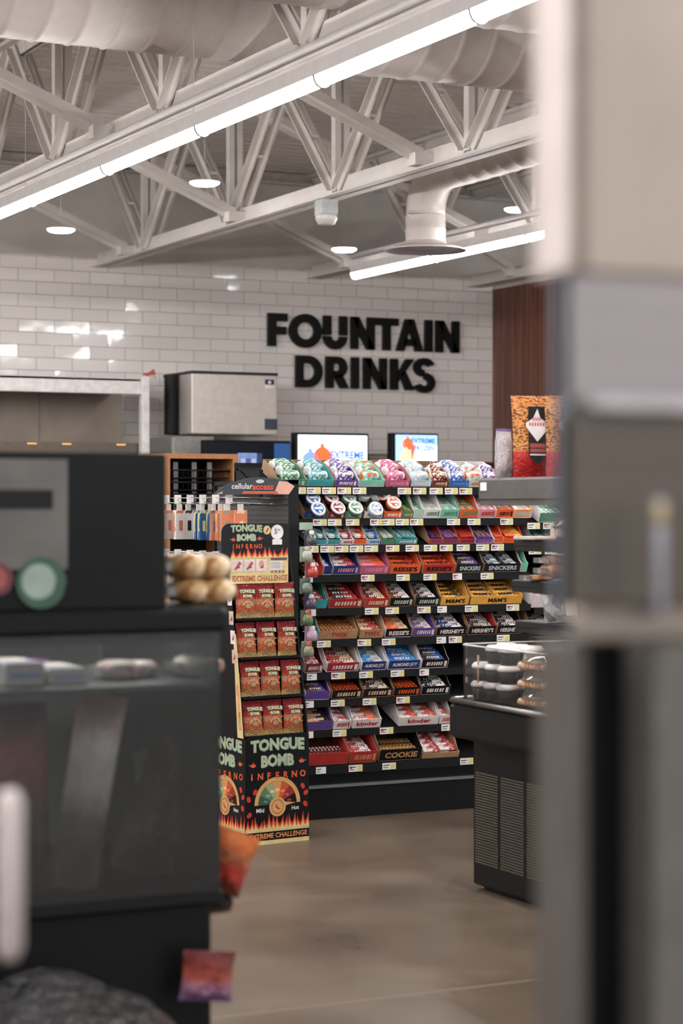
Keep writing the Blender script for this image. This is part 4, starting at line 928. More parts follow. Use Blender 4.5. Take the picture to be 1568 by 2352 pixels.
mb.poly(arc(wl * .56, zt_ * .78, .02, 0, 360, 12, .009), flat((200, 200, 204), .4), M, .002)
mb.poly([(.01, .004), (wl * .1, .004), (wl * .1, zt_ * .2), (.03, zt_ * .15)], flat((190, 190, 192), .4), M, .002)
mi = Matrix.Translation(tp.location).inverted(); mb.v = [tuple(mi @ Vector(v)) for v in mb.v]; mb.build('sign_board', tp)
# ================================================================== TONGUE BOMB FLOOR DISPLAY
TBR = R(8.0); A0 = onD(563, 1945, 4800 * 1.5 / 785)
tb = empty('cardboard_floor_display', (A0.x, A0.y, 0), 'black cardboard floor display reading TONGUE BOMB INFERNO with flames', 'floor display', rot=(0, 0, TBR))
TW_, TD, TH1 = .335, .34, .47
INKB = flat((30, 30, 32), .45); CR = flat((216, 196, 140), .55); LG = flat((170, 184, 154), .5); LG2 = flat((112, 138, 118), .5); ORG = flat((214, 92, 46), .5); RED = flat((182, 44, 36), .5); YEL = flat((232, 176, 96), .5); DRK = flat((84, 28, 24), .5); GOLD = flat((206, 158, 98), .5)
def flames(mb, w, z, h, M, n, off=.001, seed=3):
    rnd = random.Random(seed)
    for lay, (hh, ww, mt) in enumerate(((1.0, 1.35, RED), (.78, 1.1, ORG), (.5, .95, YEL), (.3, 1.2, CR))):
        rnd.seed(seed)
        for k in range(n):
            x = w * (k + .5) / n; hk_ = h * hh * rnd.uniform(.55, 1.0); b_ = w / n * .5 * ww; ln = rnd.uniform(-.3, .5) * b_
            pts = [(x - b_, z), (x + b_, z), (x + b_ * .8 + ln * .3, z + hk_ * .35), (x + b_ * .25 + ln, z + hk_ * .6), (x + ln * 1.6, z + hk_), (x - b_ * .35 + ln, z + hk_ * .6), (x - b_ * .8, z + hk_ * .3)]
            pts = [(min(max(px_, 0.0005), w - .0005), pz) for px_, pz in pts]
            mb.poly(pts, mt, M, off + lay * .0004)
def logo(mb, cx, cz, w, M, off=.0012):
    """TONGUE / BOMB / INFERNO block centred at cx, top at cz"""
    for dx, mt, o in ((.0025, LG2, 0), (0, LG, .0006)):
        mb.text('TONGUE', cx + dx, cz - w * .105 - dx, w * .19, mt, M, off + o, w=w * .98, bold=.05, arch=.10 * w)
        mb.text('BOMB', cx + dx, cz - w * .34 - dx, w * .19, mt, M, off + o, w=w * .60, bold=.05, arch=.05 * w)
def chili(mb, x, z, s, M, flip=1):
    mb.poly(arc(x, z, s, 0, 360, 12, s * .62), ORG, M, .0014); mb.poly([(x - s * .5, z + s * .2), (x + s * .3, z + s * .3), (x, z + s * 1.3)], RED, M, .0015)
    mb.poly([(x + flip * s * .8, z), (x + flip * s * 1.7, z + s * .5), (x + flip * s * 1.5, z - s * .1)], LG2, M, .0016)
def gauge(mb, cx, cz, r, M):
    mb.strip(arc(cx, cz, r * .84, 0, 180, 24), arc(cx, cz, r, 0, 180, 24), GOLD, M, .0012)
    cs_ = [(70, 20, 18), (140, 38, 30), (196, 84, 48), (214, 150, 86), (150, 160, 120), (86, 122, 96), (48, 84, 66)]
    for k, c in enumerate(cs_):
        a0 = 180 / 7 * k; a1 = a0 + 180 / 7; mb.poly([(cx, cz)] + arc(cx, cz, r * .83, a0, a1, 4), flat(c, .5), M, .0011)
        am = (a0 + a1) / 2; mb.poly(arc(cx + r * .52 * math.cos(R(am)), cz + r * .52 * math.sin(R(am)), r * .1, 0, 360, 8, r * .05), flat([min(255, v + 50) for v in c], .5), M, .0013)
    mb.poly([(cx, cz - r * .14), (cx + r * .8, cz + .0), (cx + r * .1, cz + r * .1)], GOLD, M, .0016)
    mb.poly(arc(cx, cz - r * .1, r * .36, 0, 360, 20), GOLD, M, .0018); mb.poly(arc(cx, cz - r * .1, r * .27, 0, 360, 20), flat((160, 100, 66), .5), M, .002); mb.poly(arc(cx, cz - r * .1, r * .23, 0, 360, 20), GOLD, M, .0022)
    mb.poly([(cx - r * .08, cz + r * .02), (cx + r * .02, cz - r * .12), (cx + r * .14, cz - r * .2), (cx + .0, cz - r * .2), (cx - r * .1, cz - r * .1)], RED, M, .0024)
def faceart(mb, w, M):
    zb = .055; mb.poly([(0, 0), (w, 0), (w, .018), (0, .018)], CR, M, .001)
    mb.text('EXTREME CHALLENGE', w * .52, .037, .022, ORG, M, .0012, w=w * .9, bold=.03); mb.text('EXTREME CHALLENGE', w * .52 - .0012, .038, .022, GOLD, M, .0016, w=w * .9, bold=.0)
    mb.poly([(0, zb + .001), (w, zb + .001), (w, zb + .014), (0, zb + .014)], CR, M, .001); flames(mb, w, zb + .01, .075, M, 15)
    logo(mb, w * .5, .465, w * .86, M)
    chili(mb, w * .12, .352, .014, M, -1); chili(mb, w * .88, .358, .014, M, 1)
    for k, ch in enumerate('INFERNO'):
        x = w * (.10 + .8 * k / 6); z = .302; mb.text(ch, x, z, .030, ORG, M, .0012, bold=.03); mb.text(ch, x, z - .006, .016, YEL, M, .0015, w=.012 if ch != 'I' else .004, bold=.03) if ch == 'I' else None
    gauge(mb, w * .5, .175, w * .36, M)
    mb.text('Mild', w * .23, .152, .018, PAPER, M, .0014, bold=.02); mb.text('Hot', w * .78, .152, .018, PAPER, M, .0014, bold=.02)
    for x, z, a in ((.15, .235, 60), (.05, .205, -70), (.06, .135, 40), (.90, .245, -60), (.95, .215, 40), (.94, .165, -50)):
        c_, s_ = math.cos(R(a)), math.sin(R(a))
        mb.poly([(w * x + .0145 * math.cos(R(t_)) * c_ - .0105 * math.sin(R(t_)) * s_, z + .0145 * math.cos(R(t_)) * s_ + .0105 * math.sin(R(t_)) * c_) for t_ in range(0, 360, 30)], flat((196, 52, 40), .45), M, .0013)
mb = MB(); mb.box((0, 0, 0), (TW_, TD, TH1), INKB)
faceart(mb, TW_, FRONT); faceart(mb, TD, plane_at((0, TD, 0), (0, -1, 0), (0, 0, 1)))
mb.build('base_box', tb)
# tiered upper tray leaning back
TZ1 = .50; UH = .74; lean = .12
mb = MB(); PS = plane_at((0, 0, 0), (0, 1, 0), (0, 0, 1)); side_p = [(.0, TH1), (TD, TH1), (TD, 1.28), (lean + .03, 1.28)]
for x in (.0, TW_ - .008): mb.prism(side_p, -.008 if x == 0 else -.0, 0 if x == 0 else .008, INKB, Matrix.Translation((x, 0, 0)) @ PS)
mb.box((.0, TD - .02, TH1), (TW_, TD, 1.28), flat((24, 28, 44), .5)); mb.build('tray_shell', tb)
mb = MB(); mb.prism([(.002, TH1 + .005), (.05, TH1 + .005), (.05 + lean * .3, .93), (lean * .55 + .0, .93)], 0, .002, CR, Matrix.Translation((-.009, 0, 0)) @ PS @ Matrix.Scale(1, 4))
mb.build('side_label_strip', tb)
SM = Matrix.Translation((-.0085, 0, 0)) @ plane_at((0, 0, 0), (0, -1, 0), (0, 0, 1))
mb = MB()
mb.poly([(-.045, TH1 + .02), (-.006, TH1 + .02), (-.035, .76), (-.07, .76)], CR, SM, .001)
for k in range(5):
    z = .80 + k * .085; o = lean * (z - TH1) / .8
    mb.poly([(-.045 - o, z), (-.008 - o, z), (-.01 - o, z + .06), (-.048 - o, z + .06)], PAPER if k % 2 else flat((206, 180, 170), .5), SM, .001)
    mb.poly([(-.035 - o, z + .015), (-.016 - o, z + .02), (-.02 - o, z + .045)], RED, SM, .0014)
Mv = SM @ Matrix.Translation((-.038, .61, 0)) @ Matrix.Rotation(R(97), 4, 'Z')
mb.text('IGNORAR LAS', 0, .006, .009, ORG, Mv, .0016, w=.20) if False else mb.text('EXTREME CHALLENGE', 0, .0, .018, ORG, Mv, .0016, w=.2, bold=.02)
mb.build('side_graphics', tb)
for k in range(4):
    z = TH1 + .012 + k * .172; yo = lean * (z - TH1) / .8
    mb = MB(); mb.box((.008, yo + .004, z - .012), (TW_ - .008, TD - .02, z - .006), INKB); mb.box((.008, yo, z - .012), (TW_ - .008, yo + .004, z + .0), INKB); mb.build('tray', tb)
# small candy bags
BAG = banded('hot_candy_bag', [(0, (206, 172, 112)), (.12, (214, 178, 120)), (.16, (214, 112, 64)), (.34, (206, 92, 60)), (.45, (226, 160, 124)), (.6, (192, 66, 50)), (.84, (148, 38, 42)), (1, (132, 36, 40))], noise=.09, rough=.13, nscale=11, bump=1.0)
mb = MB(); pillow(mb, .104, .156, .042, BAG, nx=10, ny=14, crimp=.05, wrinkle=.0025, seed=4); bagm = mb.mesh('candy_bag'); 
mb = MB(); M = Matrix.Translation((0, -.0245, .004)) @ FRONT
for dx, mt, o in ((.0015, flat((60, 84, 66), .4), 0), (0, flat((184, 196, 160), .4), .0006)):
    mb.text('TONGUE', dx, .112 - dx, .017, mt, M, .0008 + o, w=.078, bold=.06, arch=.012); mb.text('BOMB', dx, .093 - dx, .014, mt, M, .0008 + o, w=.046, bold=.06)
mb.strip(arc(0, .045, .021, 10, 170, 10), arc(0, .045, .026, 10, 170, 10), GOLD, M, .001); mb.poly(arc(.0, .048, .014, 0, 360, 10, .01), flat((150, 140, 100), .4), M, .001)
for x, z in ((.03, .05), (-.034, .062), (.034, .075), (-.028, .03)): mb.poly(arc(x, z, .006, 0, 360, 8, .004), flat((96, 120, 80), .4), M, .0012)
logm = mb.mesh('logo_print')
RT = Matrix.Rotation(TBR, 4, 'Z'); rowsn = ['bottom', 'third', 'second', 'top']; coln = ['left', 'middle', 'right']
for k in range(4):
    z = TH1 + .014 + k * .172; yo = lean * (z - TH1) / .8
    for c in range(3):
        lx = .062 + c * .106 + (.004 if k % 2 else 0); dz = (0, 0, 0)[c]
        if k == 3 and c == 0: lx += .006; 
        p = Matrix.Translation(tb.location) @ RT @ Vector((lx, yo + .028 + (.0, .004, .002)[c], z - .004 + dz))
        o = link('candy_bag', bagm, None, p, (R(-8 + (c * 7 + k * 5) % 5), 0, TBR + R((c * 3 + k) % 3 * 2 - 2)), 'small red TONGUE BOMB candy bag, %s column of the %s row' % (coln[c], rowsn[k]), 'candy bag', 'candy bags in the floor display')
        link('logo_print', logm, o, (0, .0, 0))
        if True:
            p2 = Matrix.Translation(tb.location) @ RT @ Vector((lx + .003, yo + .075, z - .002))
# header card
hz = 1.13; wh = .352; hh = .268
mb = MB(); a = [(x, z) for x, z in ([(0, 0), (wh, 0)] + arc(wh - .012, hh - .012, .012, 0, 90, 4) + arc(.04, hh - .04, .04, 90, 180, 6))]
mb.prism(a, -.005, 0, flat((60, 62, 64), .45), FRONT)
mb.poly([(.045, .0), (wh - .002, 0), (wh - .002, .118), (.045, .118)], CR, FRONT, .001); 
flames(mb, wh - .047, .112, .06, Matrix.Translation((.045, 0, 0)) @ FRONT, 11, .0012, seed=9)
for k in range(3):
    x = .052 + k * .063; mb.poly([(x, .054), (x + .056, .054), (x + .056, .108), (x, .108)], flat((222, 206, 204), .5), FRONT, .003)
    mb.poly([(x + .008, .062), (x + .02, .06), (x + .05, .09), (x + .038, .1)], flat((176, 96, 84), .5), FRONT, .0034) if k < 2 else mb.poly(arc(x + .028, .084, .013, 0, 360, 12, .019), flat((206, 150, 130), .5), FRONT, .0034)
    mb.poly([(x + .02, .066), (x + .04, .07), (x + .036, .082)], flat((160, 40, 40), .5), FRONT, .0036)
mb.poly([(.25, .058), (.318, .058), (.318, .1), (.25, .1)], flat((226, 216, 206), .5), FRONT, .003); mb.poly([(.256, .102), (.342, .102), (.342, .114), (.256, .114)], flat((96, 84, 78), .5), FRONT, .0032)
for k in range(5): mb.poly([(.254, .066 + k * .006), (.254 + .05 + .01 * (k % 2), .066 + k * .006), (.254 + .05 + .01 * (k % 2), .068 + k * .006), (.254, .068 + k * .006)], flat((110, 110, 150), .5), FRONT, .0032)
for k in range(4): mb.poly(arc(.262 + k * .02, .05, .006, 0, 360, 10), flat([(120, 110, 100), (190, 70, 60), (70, 110, 180), (190, 60, 50)][k], .5), FRONT, .0032)
mb.text('EXTREME CHALLENGE', .20, .022, .026, flat((150, 70, 44), .5), FRONT, .0014, w=.29, bold=.04); mb.text('EXTREME CHALLENGE', .199, .0232, .026, flat((196, 132, 92), .5), FRONT, .0019, w=.29, bold=.0)
logo(mb, .128, .262, .168, FRONT); chili(mb, .060, .196, .011, FRONT, -1); chili(mb, .197, .2, .011, FRONT, 1)
for k, ch in enumerate('INFERNO'): mb.text(ch, .058 + .0235 * k, .166, .02, ORG, FRONT, .005, bold=.03)
for k in range(16):
    a_ = R(k * 22.5); mb.poly([(.236 + .017 * math.cos(a_ - .2), .238 + .017 * math.sin(a_ - .2)), (.236 + .017 * math.cos(a_ + .2), .238 + .017 * math.sin(a_ + .2)), (.236 + .022 * math.cos(a_), .238 + .022 * math.sin(a_))], CR, FRONT, .0016)
mb.poly(arc(.236, .238, .017, 0, 360, 16), CR, FRONT, .002); mb.poly([(.228, .228), (.236, .226), (.246, .246), (.24, .25)], RED, FRONT, .0025)
mb.build('header_card', tb, loc=(-.048, lean + .0, hz + .02), rot=(0, 0, 0))
mb = MB(); mb.poly(arc(.290, .228, .034, 0, 360, 28), flat((224, 190, 150), .5), FRONT, .002); mb.poly(arc(.290, .228, .0315, 0, 360, 28), flat((226, 222, 228), .5), FRONT, .0026)
mb.text('5', .282, .232, .024, flat((70, 70, 80), .5), FRONT, .0034); mb.text('99', .298, .238, .01, flat((70, 70, 80), .5), FRONT, .0034)
mb.prism([(.265, .172), (.315, .172), (.315, .196), (.265, .196)], .0, .004, PAPER, FRONT)
mb.build('price_sticker', tb, loc=(-.048, lean + .0, hz + .02))
# ================================================================== GRAB-AND-GO CASE, RIGHT (open towards the left)
CX0, CY1, CY0 = 4.10, 7.09, 5.2
GL = glass('case_glass', (242, 244, 244), .03, .02)
case = empty('grab_and_go_case', (CX0, CY1, 0), 'black open grab-and-go case with glass bin and vent grille on the right', 'display case')
def cb(name, a, b, mat, r=.01, par=None):
    mb = MB(); mb.rbox((a[0] - CX0, a[1] - CY1, a[2]), (b[0] - CX0, b[1] - CY1, b[2]), mat, r); return mb.build(name, par or case)
cb('base', (4.10, CY0, .02), (5.1, CY1, .62), BLK2, .012)
cb('plinth', (4.13, CY0, .0), (5.08, CY1 - .03, .02), flat((14, 14, 15), .5), .01)
cb('bumper', (3.985, CY0, .60), (5.1, CY1, .735), flat((26, 29, 31), .35), .03)
cb('back_wall', (4.95, CY0, .73), (5.1, CY1, 1.6), BLACKM)
# chrome rim
mb = MB(); mb.tube([(4.6 - CX0, .0, .745), (4.02 - CX0, .0, .745), (3.99 - CX0, -.03, .745), (3.985 - CX0, -1.6, .745)], .011, flat((150, 150, 150), .22, .9), 10); mb.build('chrome_rim', case)
# grille: four framed louvre panels per metre
GR = flat((84, 79, 68), .45)
for k in range(9):
    y1 = CY1 - .03 - k * .19; y0 = y1 - .17; mb = MB()
    for j in range(34):
        z = .11 + j * .0105; mb.prism([(0, z), (0, z + .004), (-.004, z + .0015)], y0 - CY1, y1 - CY1, GR, Matrix(((0, 1, 0, 0), (0, 0, 1, 0), (1, 0, 0, 0), (0, 0, 0, 1))) @ Matrix.Identity(4)) if False else mb.box((-.006, y0 - CY1, z), (.0, y1 - CY1, z + .0045), GR)
    mb.build('vent_grille', case)
# glass bin: end panel and long front panel with a rounded corner
cpts = [(4.9, 7.06), (4.07, 7.06)] + [(4.07 + .05 * math.cos(R(a)) - .0, 7.01 + .05 * math.sin(R(a))) for a in range(100, 181, 20)] + [(4.02, 7.0), (4.02, 5.25)]
ci = [(x + .006, y - .006) for x, y in cpts]
mb = MB(); n_ = len(cpts); vs = []
for z in (.745, .958):
    vs += [(x - CX0, y - CY1, z) for x, y in cpts]
mb.add(vs, [(i, i + 1, n_ + i + 1, n_ + i) for i in range(n_ - 1)], GL, True); 
mb.build('glass_bin', case)
mb = MB(); mb.tube([(x - CX0, y - CY1, .96) for x, y in cpts], .004, flat((190, 196, 198), .2, .3), 6); mb.build('glass_edge', case)
mb = MB(); mb.box((4.03 - CX0, -1.8, .735), (4.94 - CX0, -.04, .75), flat((36, 40, 46), .4)); mb.build('bin_floor', case)
# shelves
for z, x in ((1.365, 4.285), (1.205, 4.275), (1.045, 4.29)):
    cb('shelf', (x, CY0, z - .028), (4.95, CY1, z), flat((58, 60, 60), .4), .006); cb('shelf_lip', (x + .002, CY0, z - .046), (x + .012, CY1 - .004, z - .02), flat((58, 60, 60), .4), .002); cb('shelf_end', (x + .002, CY1 - .01, z - .044), (4.94, CY1 - .002, z - .02), flat((58, 60, 60), .4), .002)
cb('canopy', (4.12, CY0, 1.515), (5.1, CY1, 1.605), flat((78, 75, 71), .5), .018); cb('canopy_lip', (4.125, CY0, 1.498), (4.14, CY1 - .01, 1.52), flat((78, 75, 71), .5), .003)
mb = MB(); q = onY(1126, 1117, CY1 - .03); 
mb.box((-.003, -.075, -.016), (0, -.03, .016), PAPER); mb.poly([(0, 0), (0, 0)], PAPER) if False else None
mb.v = [(x + 4.12 - CX0 - .0005, y, z + 1.572) for x, y, z in mb.v]; mb.build('price_tag', case)
for lz, lx in ((1.508, 4.3), (1.329, 4.42), (1.169, 4.42), (1.009, 4.42)):
    mb = MB(); mb.box((lx - CX0, -1.8, lz), (lx + .03 - CX0, -.05, lz + .007), flat((250, 226, 205), .4, emit=9)); mb.build('shelf_emitter', case)
# goods on the shelves
CLR = glass('clear_plastic', (238, 238, 238), .12, .18)
def clam(x, y, z, w, d, h, lab, food, fc, tip=0, grp=None, cat='food tray'):
    t = empty('clamshell_tray', (x, y, z), lab, cat, rot=(0, R(tip), 0), group=grp)
    MB().rbox((0, 0, .003), (w, d, h * .42), wrap(fc[0], fc[1], fc[2] if len(fc) > 2 else None, scale=30, rough=.5), .015).build('food', t)
    mb = MB(); mb.loft([[(w / 2 + (w / 2) * s * math.copysign(abs(math.cos(R(a))) ** .5, math.cos(R(a))), d / 2 + d / 2 * s * math.copysign(abs(math.sin(R(a))) ** .5, math.sin(R(a))), zz) for a in range(0, 360, 20)] for s, zz in ((.9, 0), (1.0, h * .45), (1.03, h * .47), (.97, h * .52), (.86, h))], CLR, smooth=True)
    mb.build('clear_shell', t); return t
# pork rinds and chips on top
PR = banded('snack_bag_film', [(0, (170, 26, 22)), (.3, (178, 30, 24)), (.34, (210, 140, 66)), (1, (206, 132, 60))], noise=.0, rough=.22, nscale=24, bump=.7)
nt = PR.node_tree; bs = nt.nodes['Principled BSDF']; old = bs.inputs['Base Color'].links[0].from_socket
tcn = N(nt, 'ShaderNodeTexCoord'); nz = N(nt, 'ShaderNodeTexNoise'); nz.inputs['Scale'].default_value = 70; nz.inputs['Detail'].default_value = 3; mpp = N(nt, 'ShaderNodeMapping'); mpp.inputs['Rotation'].default_value = (0, R(40), 0); mpp.inputs['Scale'].default_value = (1, 1, 2.4)
L(nt, tcn.outputs['Object'], mpp.inputs['Vector']); L(nt, mpp.outputs['Vector'], nz.inputs['Vector'])
sx = N(nt, 'ShaderNodeSeparateXYZ'); L(nt, tcn.outputs['Generated'], sx.inputs[0]); gt = N(nt, 'ShaderNodeMath', operation='GREATER_THAN'); L(nt, sx.outputs[2], gt.inputs[0]); gt.inputs[1].default_value = .33
g2 = N(nt, 'ShaderNodeMath', operation='GREATER_THAN'); L(nt, nz.outputs['Fac'], g2.inputs[0]); g2.inputs[1].default_value = .53; mm = N(nt, 'ShaderNodeMath', operation='MULTIPLY'); L(nt, gt.outputs[0], mm.inputs[0]); L(nt, g2.outputs[0], mm.inputs[1])
mxx = N(nt, 'ShaderNodeMix', data_type='RGBA'); L(nt, mm.outputs[0], mxx.inputs['Factor']); L(nt, old, mxx.inputs['A']); mxx.inputs['B'].default_value = lin((96, 50, 26)); L(nt, mxx.outputs['Result'], bs.inputs['Base Color'])
def rindbag(px, pxr, Y, lab, rz):
    a = onY(px, 1092, Y); b_ = onY(pxr, 1092, Y); w = b_.x - a.x; h = .315
    t = empty('snack_bag', ((a.x + b_.x) / 2, Y, 1.605), lab, 'snack bag', rot=(R(-3), 0, R(rz)), group='red and orange snack bags on the case')
    mb = MB(); pillow(mb, w * 1.04, h, .085, PR, nx=12, ny=18, crimp=.035, wrinkle=.003, seed=int(px)); mb.build('bag', t)
    M = Matrix.Translation((0, -.047, 0)) @ FRONT; mb = MB(); W2 = w / 2
    mb.poly([(-W2 * .48, .08), (0, .045), (W2 * .5, .08), (W2 * .52, .27), (-W2 * .46, .27)], flat((34, 32, 34), .3), M, .0)
    WW = flat((214, 208, 206), .3)
    mb.poly([(0, .135), (-W2 * .6, .19), (-W2 * .62, .205), (-W2 * .2, .225), (W2 * .05, .262), (W2 * .2, .225), (W2 * .64, .205), (W2 * .62, .185)], WW, M, .001)
    rc = flat((186, 50, 44), .4); mb.text("MAC'S", .0, .214, .022, rc, M, .002, w=W2 * .8, bold=.03) if False else None
    for k_, (zz, ww_) in enumerate(((.216, .5), (.196, .9))):
        for j in range(6): mb.poly([(-W2 * ww_ / 2 + W2 * ww_ * j / 6, zz), (-W2 * ww_ / 2 + W2 * ww_ * (j + .55) / 6, zz - .002), (-W2 * ww_ / 2 + W2 * ww_ * (j + .7) / 6, zz + .012), (-W2 * ww_ / 2 + W2 * ww_ * (j + .25) / 6, zz + .013)], rc, M, .002)
    mb.poly([(-W2 * .42, .112), (W2 * .44, .112), (W2 * .44, .128), (-W2 * .42, .128)], flat((140, 50, 46), .4), M, .0016); mb.poly([(-W2 * .42, .094), (W2 * .44, .094), (W2 * .44, .108), (-W2 * .42, .108)], flat((140, 50, 46), .4), M, .0016)
    mb.text('FRIED PORK', 0, .084, .008, WW, M, .0018, w=W2 * .8) if False else mb.poly([(-W2 * .44, .082), (W2 * .46, .082), (W2 * .46, .088), (-W2 * .44, .088)], flat((190, 186, 184), .4), M, .0018)
    mb.build('front_print', t); return t
rindbag(1178, 1262, 6.86, 'tall red and orange snack bag with white diamond emblem on top of the case', 2)
rindbag(1256, 1340, 6.80, 'second red snack bag, cut by the steel cabinet edge', -4)
PB = banded('silver_chip_bag', [(0, (196, 186, 188)), (.5, (206, 198, 200)), (.93, (200, 192, 198)), (.95, (110, 84, 140)), (1, (100, 76, 134))], noise=.02, rough=.25, bump=.8)
a = onY(1156, 1092, 6.95)
t = empty('snack_bag', (a.x, 6.95, 1.605), 'silver-white snack bag with purple top seal beside the red bags', 'snack bag', rot=(0, 0, R(12)))
mb = MB(); pillow(mb, .082, .19, .06, PB, nx=8, ny=14, crimp=.05, wrinkle=.003, seed=8); mb.build('bag', t)
a = onY(1144, 1092, 7.0); t = empty('snack_bag', (a.x, 7.0, 1.605), 'small pink bag peeking out behind the silver-white bag', 'snack bag', rot=(0, 0, R(50)))
mb = MB(); pillow(mb, .06, .055, .03, wrap((190, 110, 160), (214, 160, 196)), nx=6, ny=6); mb.build('bag', t)
def P7(px, Y=6.98): return onY(px, 1160, Y).x
clam(P7(1247), 6.80, 1.368, .16, .14, .10, 'clear clamshell tray with white label on the top shelf of the case', 0, ((200, 190, 184), (170, 150, 140)), 0)
t = bpy.data.objects['clamshell_tray']
mb = MB(); mb.rbox((.012, -.008, .018), (.062, -.004, .088), PAPER, .001); mb.build('white_label', t)
cb2 = flat((216, 204, 198), .35)
o = MB().rbox((0, 0, 0), (.1, .16, .012), cb2, .005).build('foam_tray', loc=(P7(1196), 6.88, 1.366), label='flat empty white tray left of the clear clamshell on the case', cat='tray')
BUN = wrap((196, 150, 112), (222, 196, 170), (170, 116, 78), rough=.22, scale=16, bump=.5)
def bun_pack(x, y, z, rx, ry, rz, lab, grp, m=BUN, dz=1):
    t = empty('bread_pack', (x, y, z), lab, 'bread pack', group=grp)
    mb = MB(); rings = []
    for i in range(9):
        ph = -90 + 180 * i / 8; c = math.cos(R(ph)) ** .6 if i not in (0, 8) else .05
        rings.append([(rx * c * math.cos(R(a)) * (1 + .05 * math.sin(3 * R(a) + i)), ry * c * math.sin(R(a)), rz * (1 + math.sin(R(ph)))) for a in range(0, 360, 20)])
    mb.loft(rings, m, smooth=True); mb.build('bun', t)
    mb = MB(); mb.loft([[(x_, y_ * f, rz + s * .01 * f) for x_, y_ in ((-rx * 1.25, -ry * .5), (-rx * .9, -ry * .6), (-rx * .9, ry * .6), (-rx * 1.25, ry * .5))] for s, f in ((-1, 1), (1, 1))], CLR); mb.build('film_end', t)
    return t
bun_pack(P7(1255), 6.90, 1.218, .075, .06, .028, 'wrapped bread roll pack on the middle shelf of the case, lower of two', 'wrapped rolls in the right case')
bun_pack(P7(1262), 6.90, 1.262, .085, .06, .024, 'wrapped bread roll pack on the middle shelf of the case, upper of two', 'wrapped rolls in the right case')
bun_pack(P7(1228), 6.93, 1.206, .07, .05, .012, 'flat bread pack lying at the shelf edge in the case', 'wrapped rolls in the right case')
bun_pack(P7(1285), 6.90, 1.366, .05, .05, .02, 'small roll pack on the top shelf beside the labelled clamshell', 'wrapped rolls in the right case')
FOIL = wrap((176, 178, 180), (226, 226, 226), (120, 124, 128), rough=.15, scale=14, bump=1)
t = empty('sandwich_pack', (P7(1252), 6.86, 1.046), 'silver-wrapped sandwich pack with white label on the lower shelf', 'sandwich', rot=(R(-12), 0, R(4)))
mb = MB(); pillow(mb, .17, .125, .06, FOIL, nx=10, ny=10, crimp=.06, wrinkle=.006, seed=2); mb.build('wrapper', t); MB().rbox((.0, -.034, .02), (.055, -.031, .105), flat((206, 204, 206), .4), .001).build('white_label', t)
bun_pack(P7(1275), 6.90, .98, .06, .06, .014, 'warm-lit roll pack hanging just under the lower shelf', None) if False else None
LIDM = flat((226, 218, 216), .3)
def cup_tray(x, y, z, lab, body):
    t = empty('lidded_cup', (x, y, z), lab, 'lidded cup', group='white-lidded cups in the glass bin')
    MB().lathe([(.034, 0), (.041, .05)], flat(body, .4), 20).build('cup', t); MB().lathe([(.044, .048), (.045, .058), (.036, .068), (.034, .07)], LIDM, 20).build('lid', t); return t
zz = .752; n = 0
for lay in range(3):
    for j in range(6):
        X = 4.12 + j * .0 + .0; Y = 6.99 - (j % 3) * .095; X = 4.085 + (j // 3) * .1 + lay * .004
        if lay == 2 and j == 0: continue
        cup_tray(X, Y, zz + lay * .071, 'white-lidded dark cup in the left half of the glass bin', (44, 44, 48)); n += 1
for lay in range(3):
    for j in range(2):
        clam(4.06, 6.50 - j * .22, zz + lay * .068, .19, .2, .066, 'clear tray of orange melon and pastry in the glass bin, %s layer, %s stack' % (('bottom', 'middle', 'top')[lay], ('far', 'near')[j]), 0, ((214, 150, 100), (226, 196, 160), (176, 110, 80)), 0, 'food trays in the glass bin')
# a thin wooden stirrer pole standing in the bin
mb = MB(); mb.tube([(0, 0, 0), (0, 0, .17)], .004, flat((170, 130, 104), .5), 8); mb.build('wooden_stick', loc=(4.055, 6.97, .752), label='thin wooden stick standing inside the glass bin', cat='stick')
# ================================================================== LEFT CASE, SEEN FROM ITS END
LX1, LY0 = 1.707, 4.29
lc = empty('grab_and_go_case', (LX1, LY0, 0), 'large dark blurred case end filling the left foreground', 'display case')
def lb(name, a, b, mat, r=.01):
    mb = MB(); mb.rbox((a[0] - LX1, a[1] - LY0, a[2]), (b[0] - LX1, b[1] - LY0, b[2]), mat, r); return mb.build(name, lc)
zT = onY(200, 1040, LY0).z; zB = onY(200, 1402, LY0).z; zS = onY(200, 1458, LY0).z; xS = onY(522, 1430, LY0).x; xG = onY(506, 1700, LY0).x; zG = onY(300, 2062, LY0).z
m, nt, b = nodes('dark_end_panel'); n = N(nt, 'ShaderNodeTexNoise'); n.inputs['Scale'].default_value = 3
L(nt, coordn(nt), n.inputs['Vector']); L(nt, ramp(nt, n.outputs['Fac'], [(.3, lin((5, 8, 10))), (.7, lin((11, 15, 17)))]), b.inputs['Base Color']); b.inputs['Roughness'].default_value = .45; b.inputs['Specular IOR Level'].default_value = .2
lb('end_panel', (.9, LY0, zB), (LX1, LY0 + .03, zT), m)
lb('upper_back', (.9, LY0 + .03, zB), (1.2, LY0 + 1.6, zT - .02), BLK2)
lb('top_cap', (.9, LY0 + .03, zT - .03), (LX1, LY0 + 1.6, zT), BLK2)
lb('shelf', (.9, LY0 - .02, zS), (xS, LY0 + 1.6, zB), flat((22, 27, 30), .35), .02)
lb('painted_grey_reflection', (1.2, LY0 - .006, zB + .09), (1.475, LY0 - .0005, zT - .015), flat((88, 86, 84), .6, var=.15, scale=5), .003)  # grey reflection on the dark panel, painted as a flat plate
lb('dark_strip', (1.2, LY0 - .009, zB + .22), (1.44, LY0 - .006, zB + .26), flat((50, 50, 52), .6), .002)  # darker band within the painted grey reflection
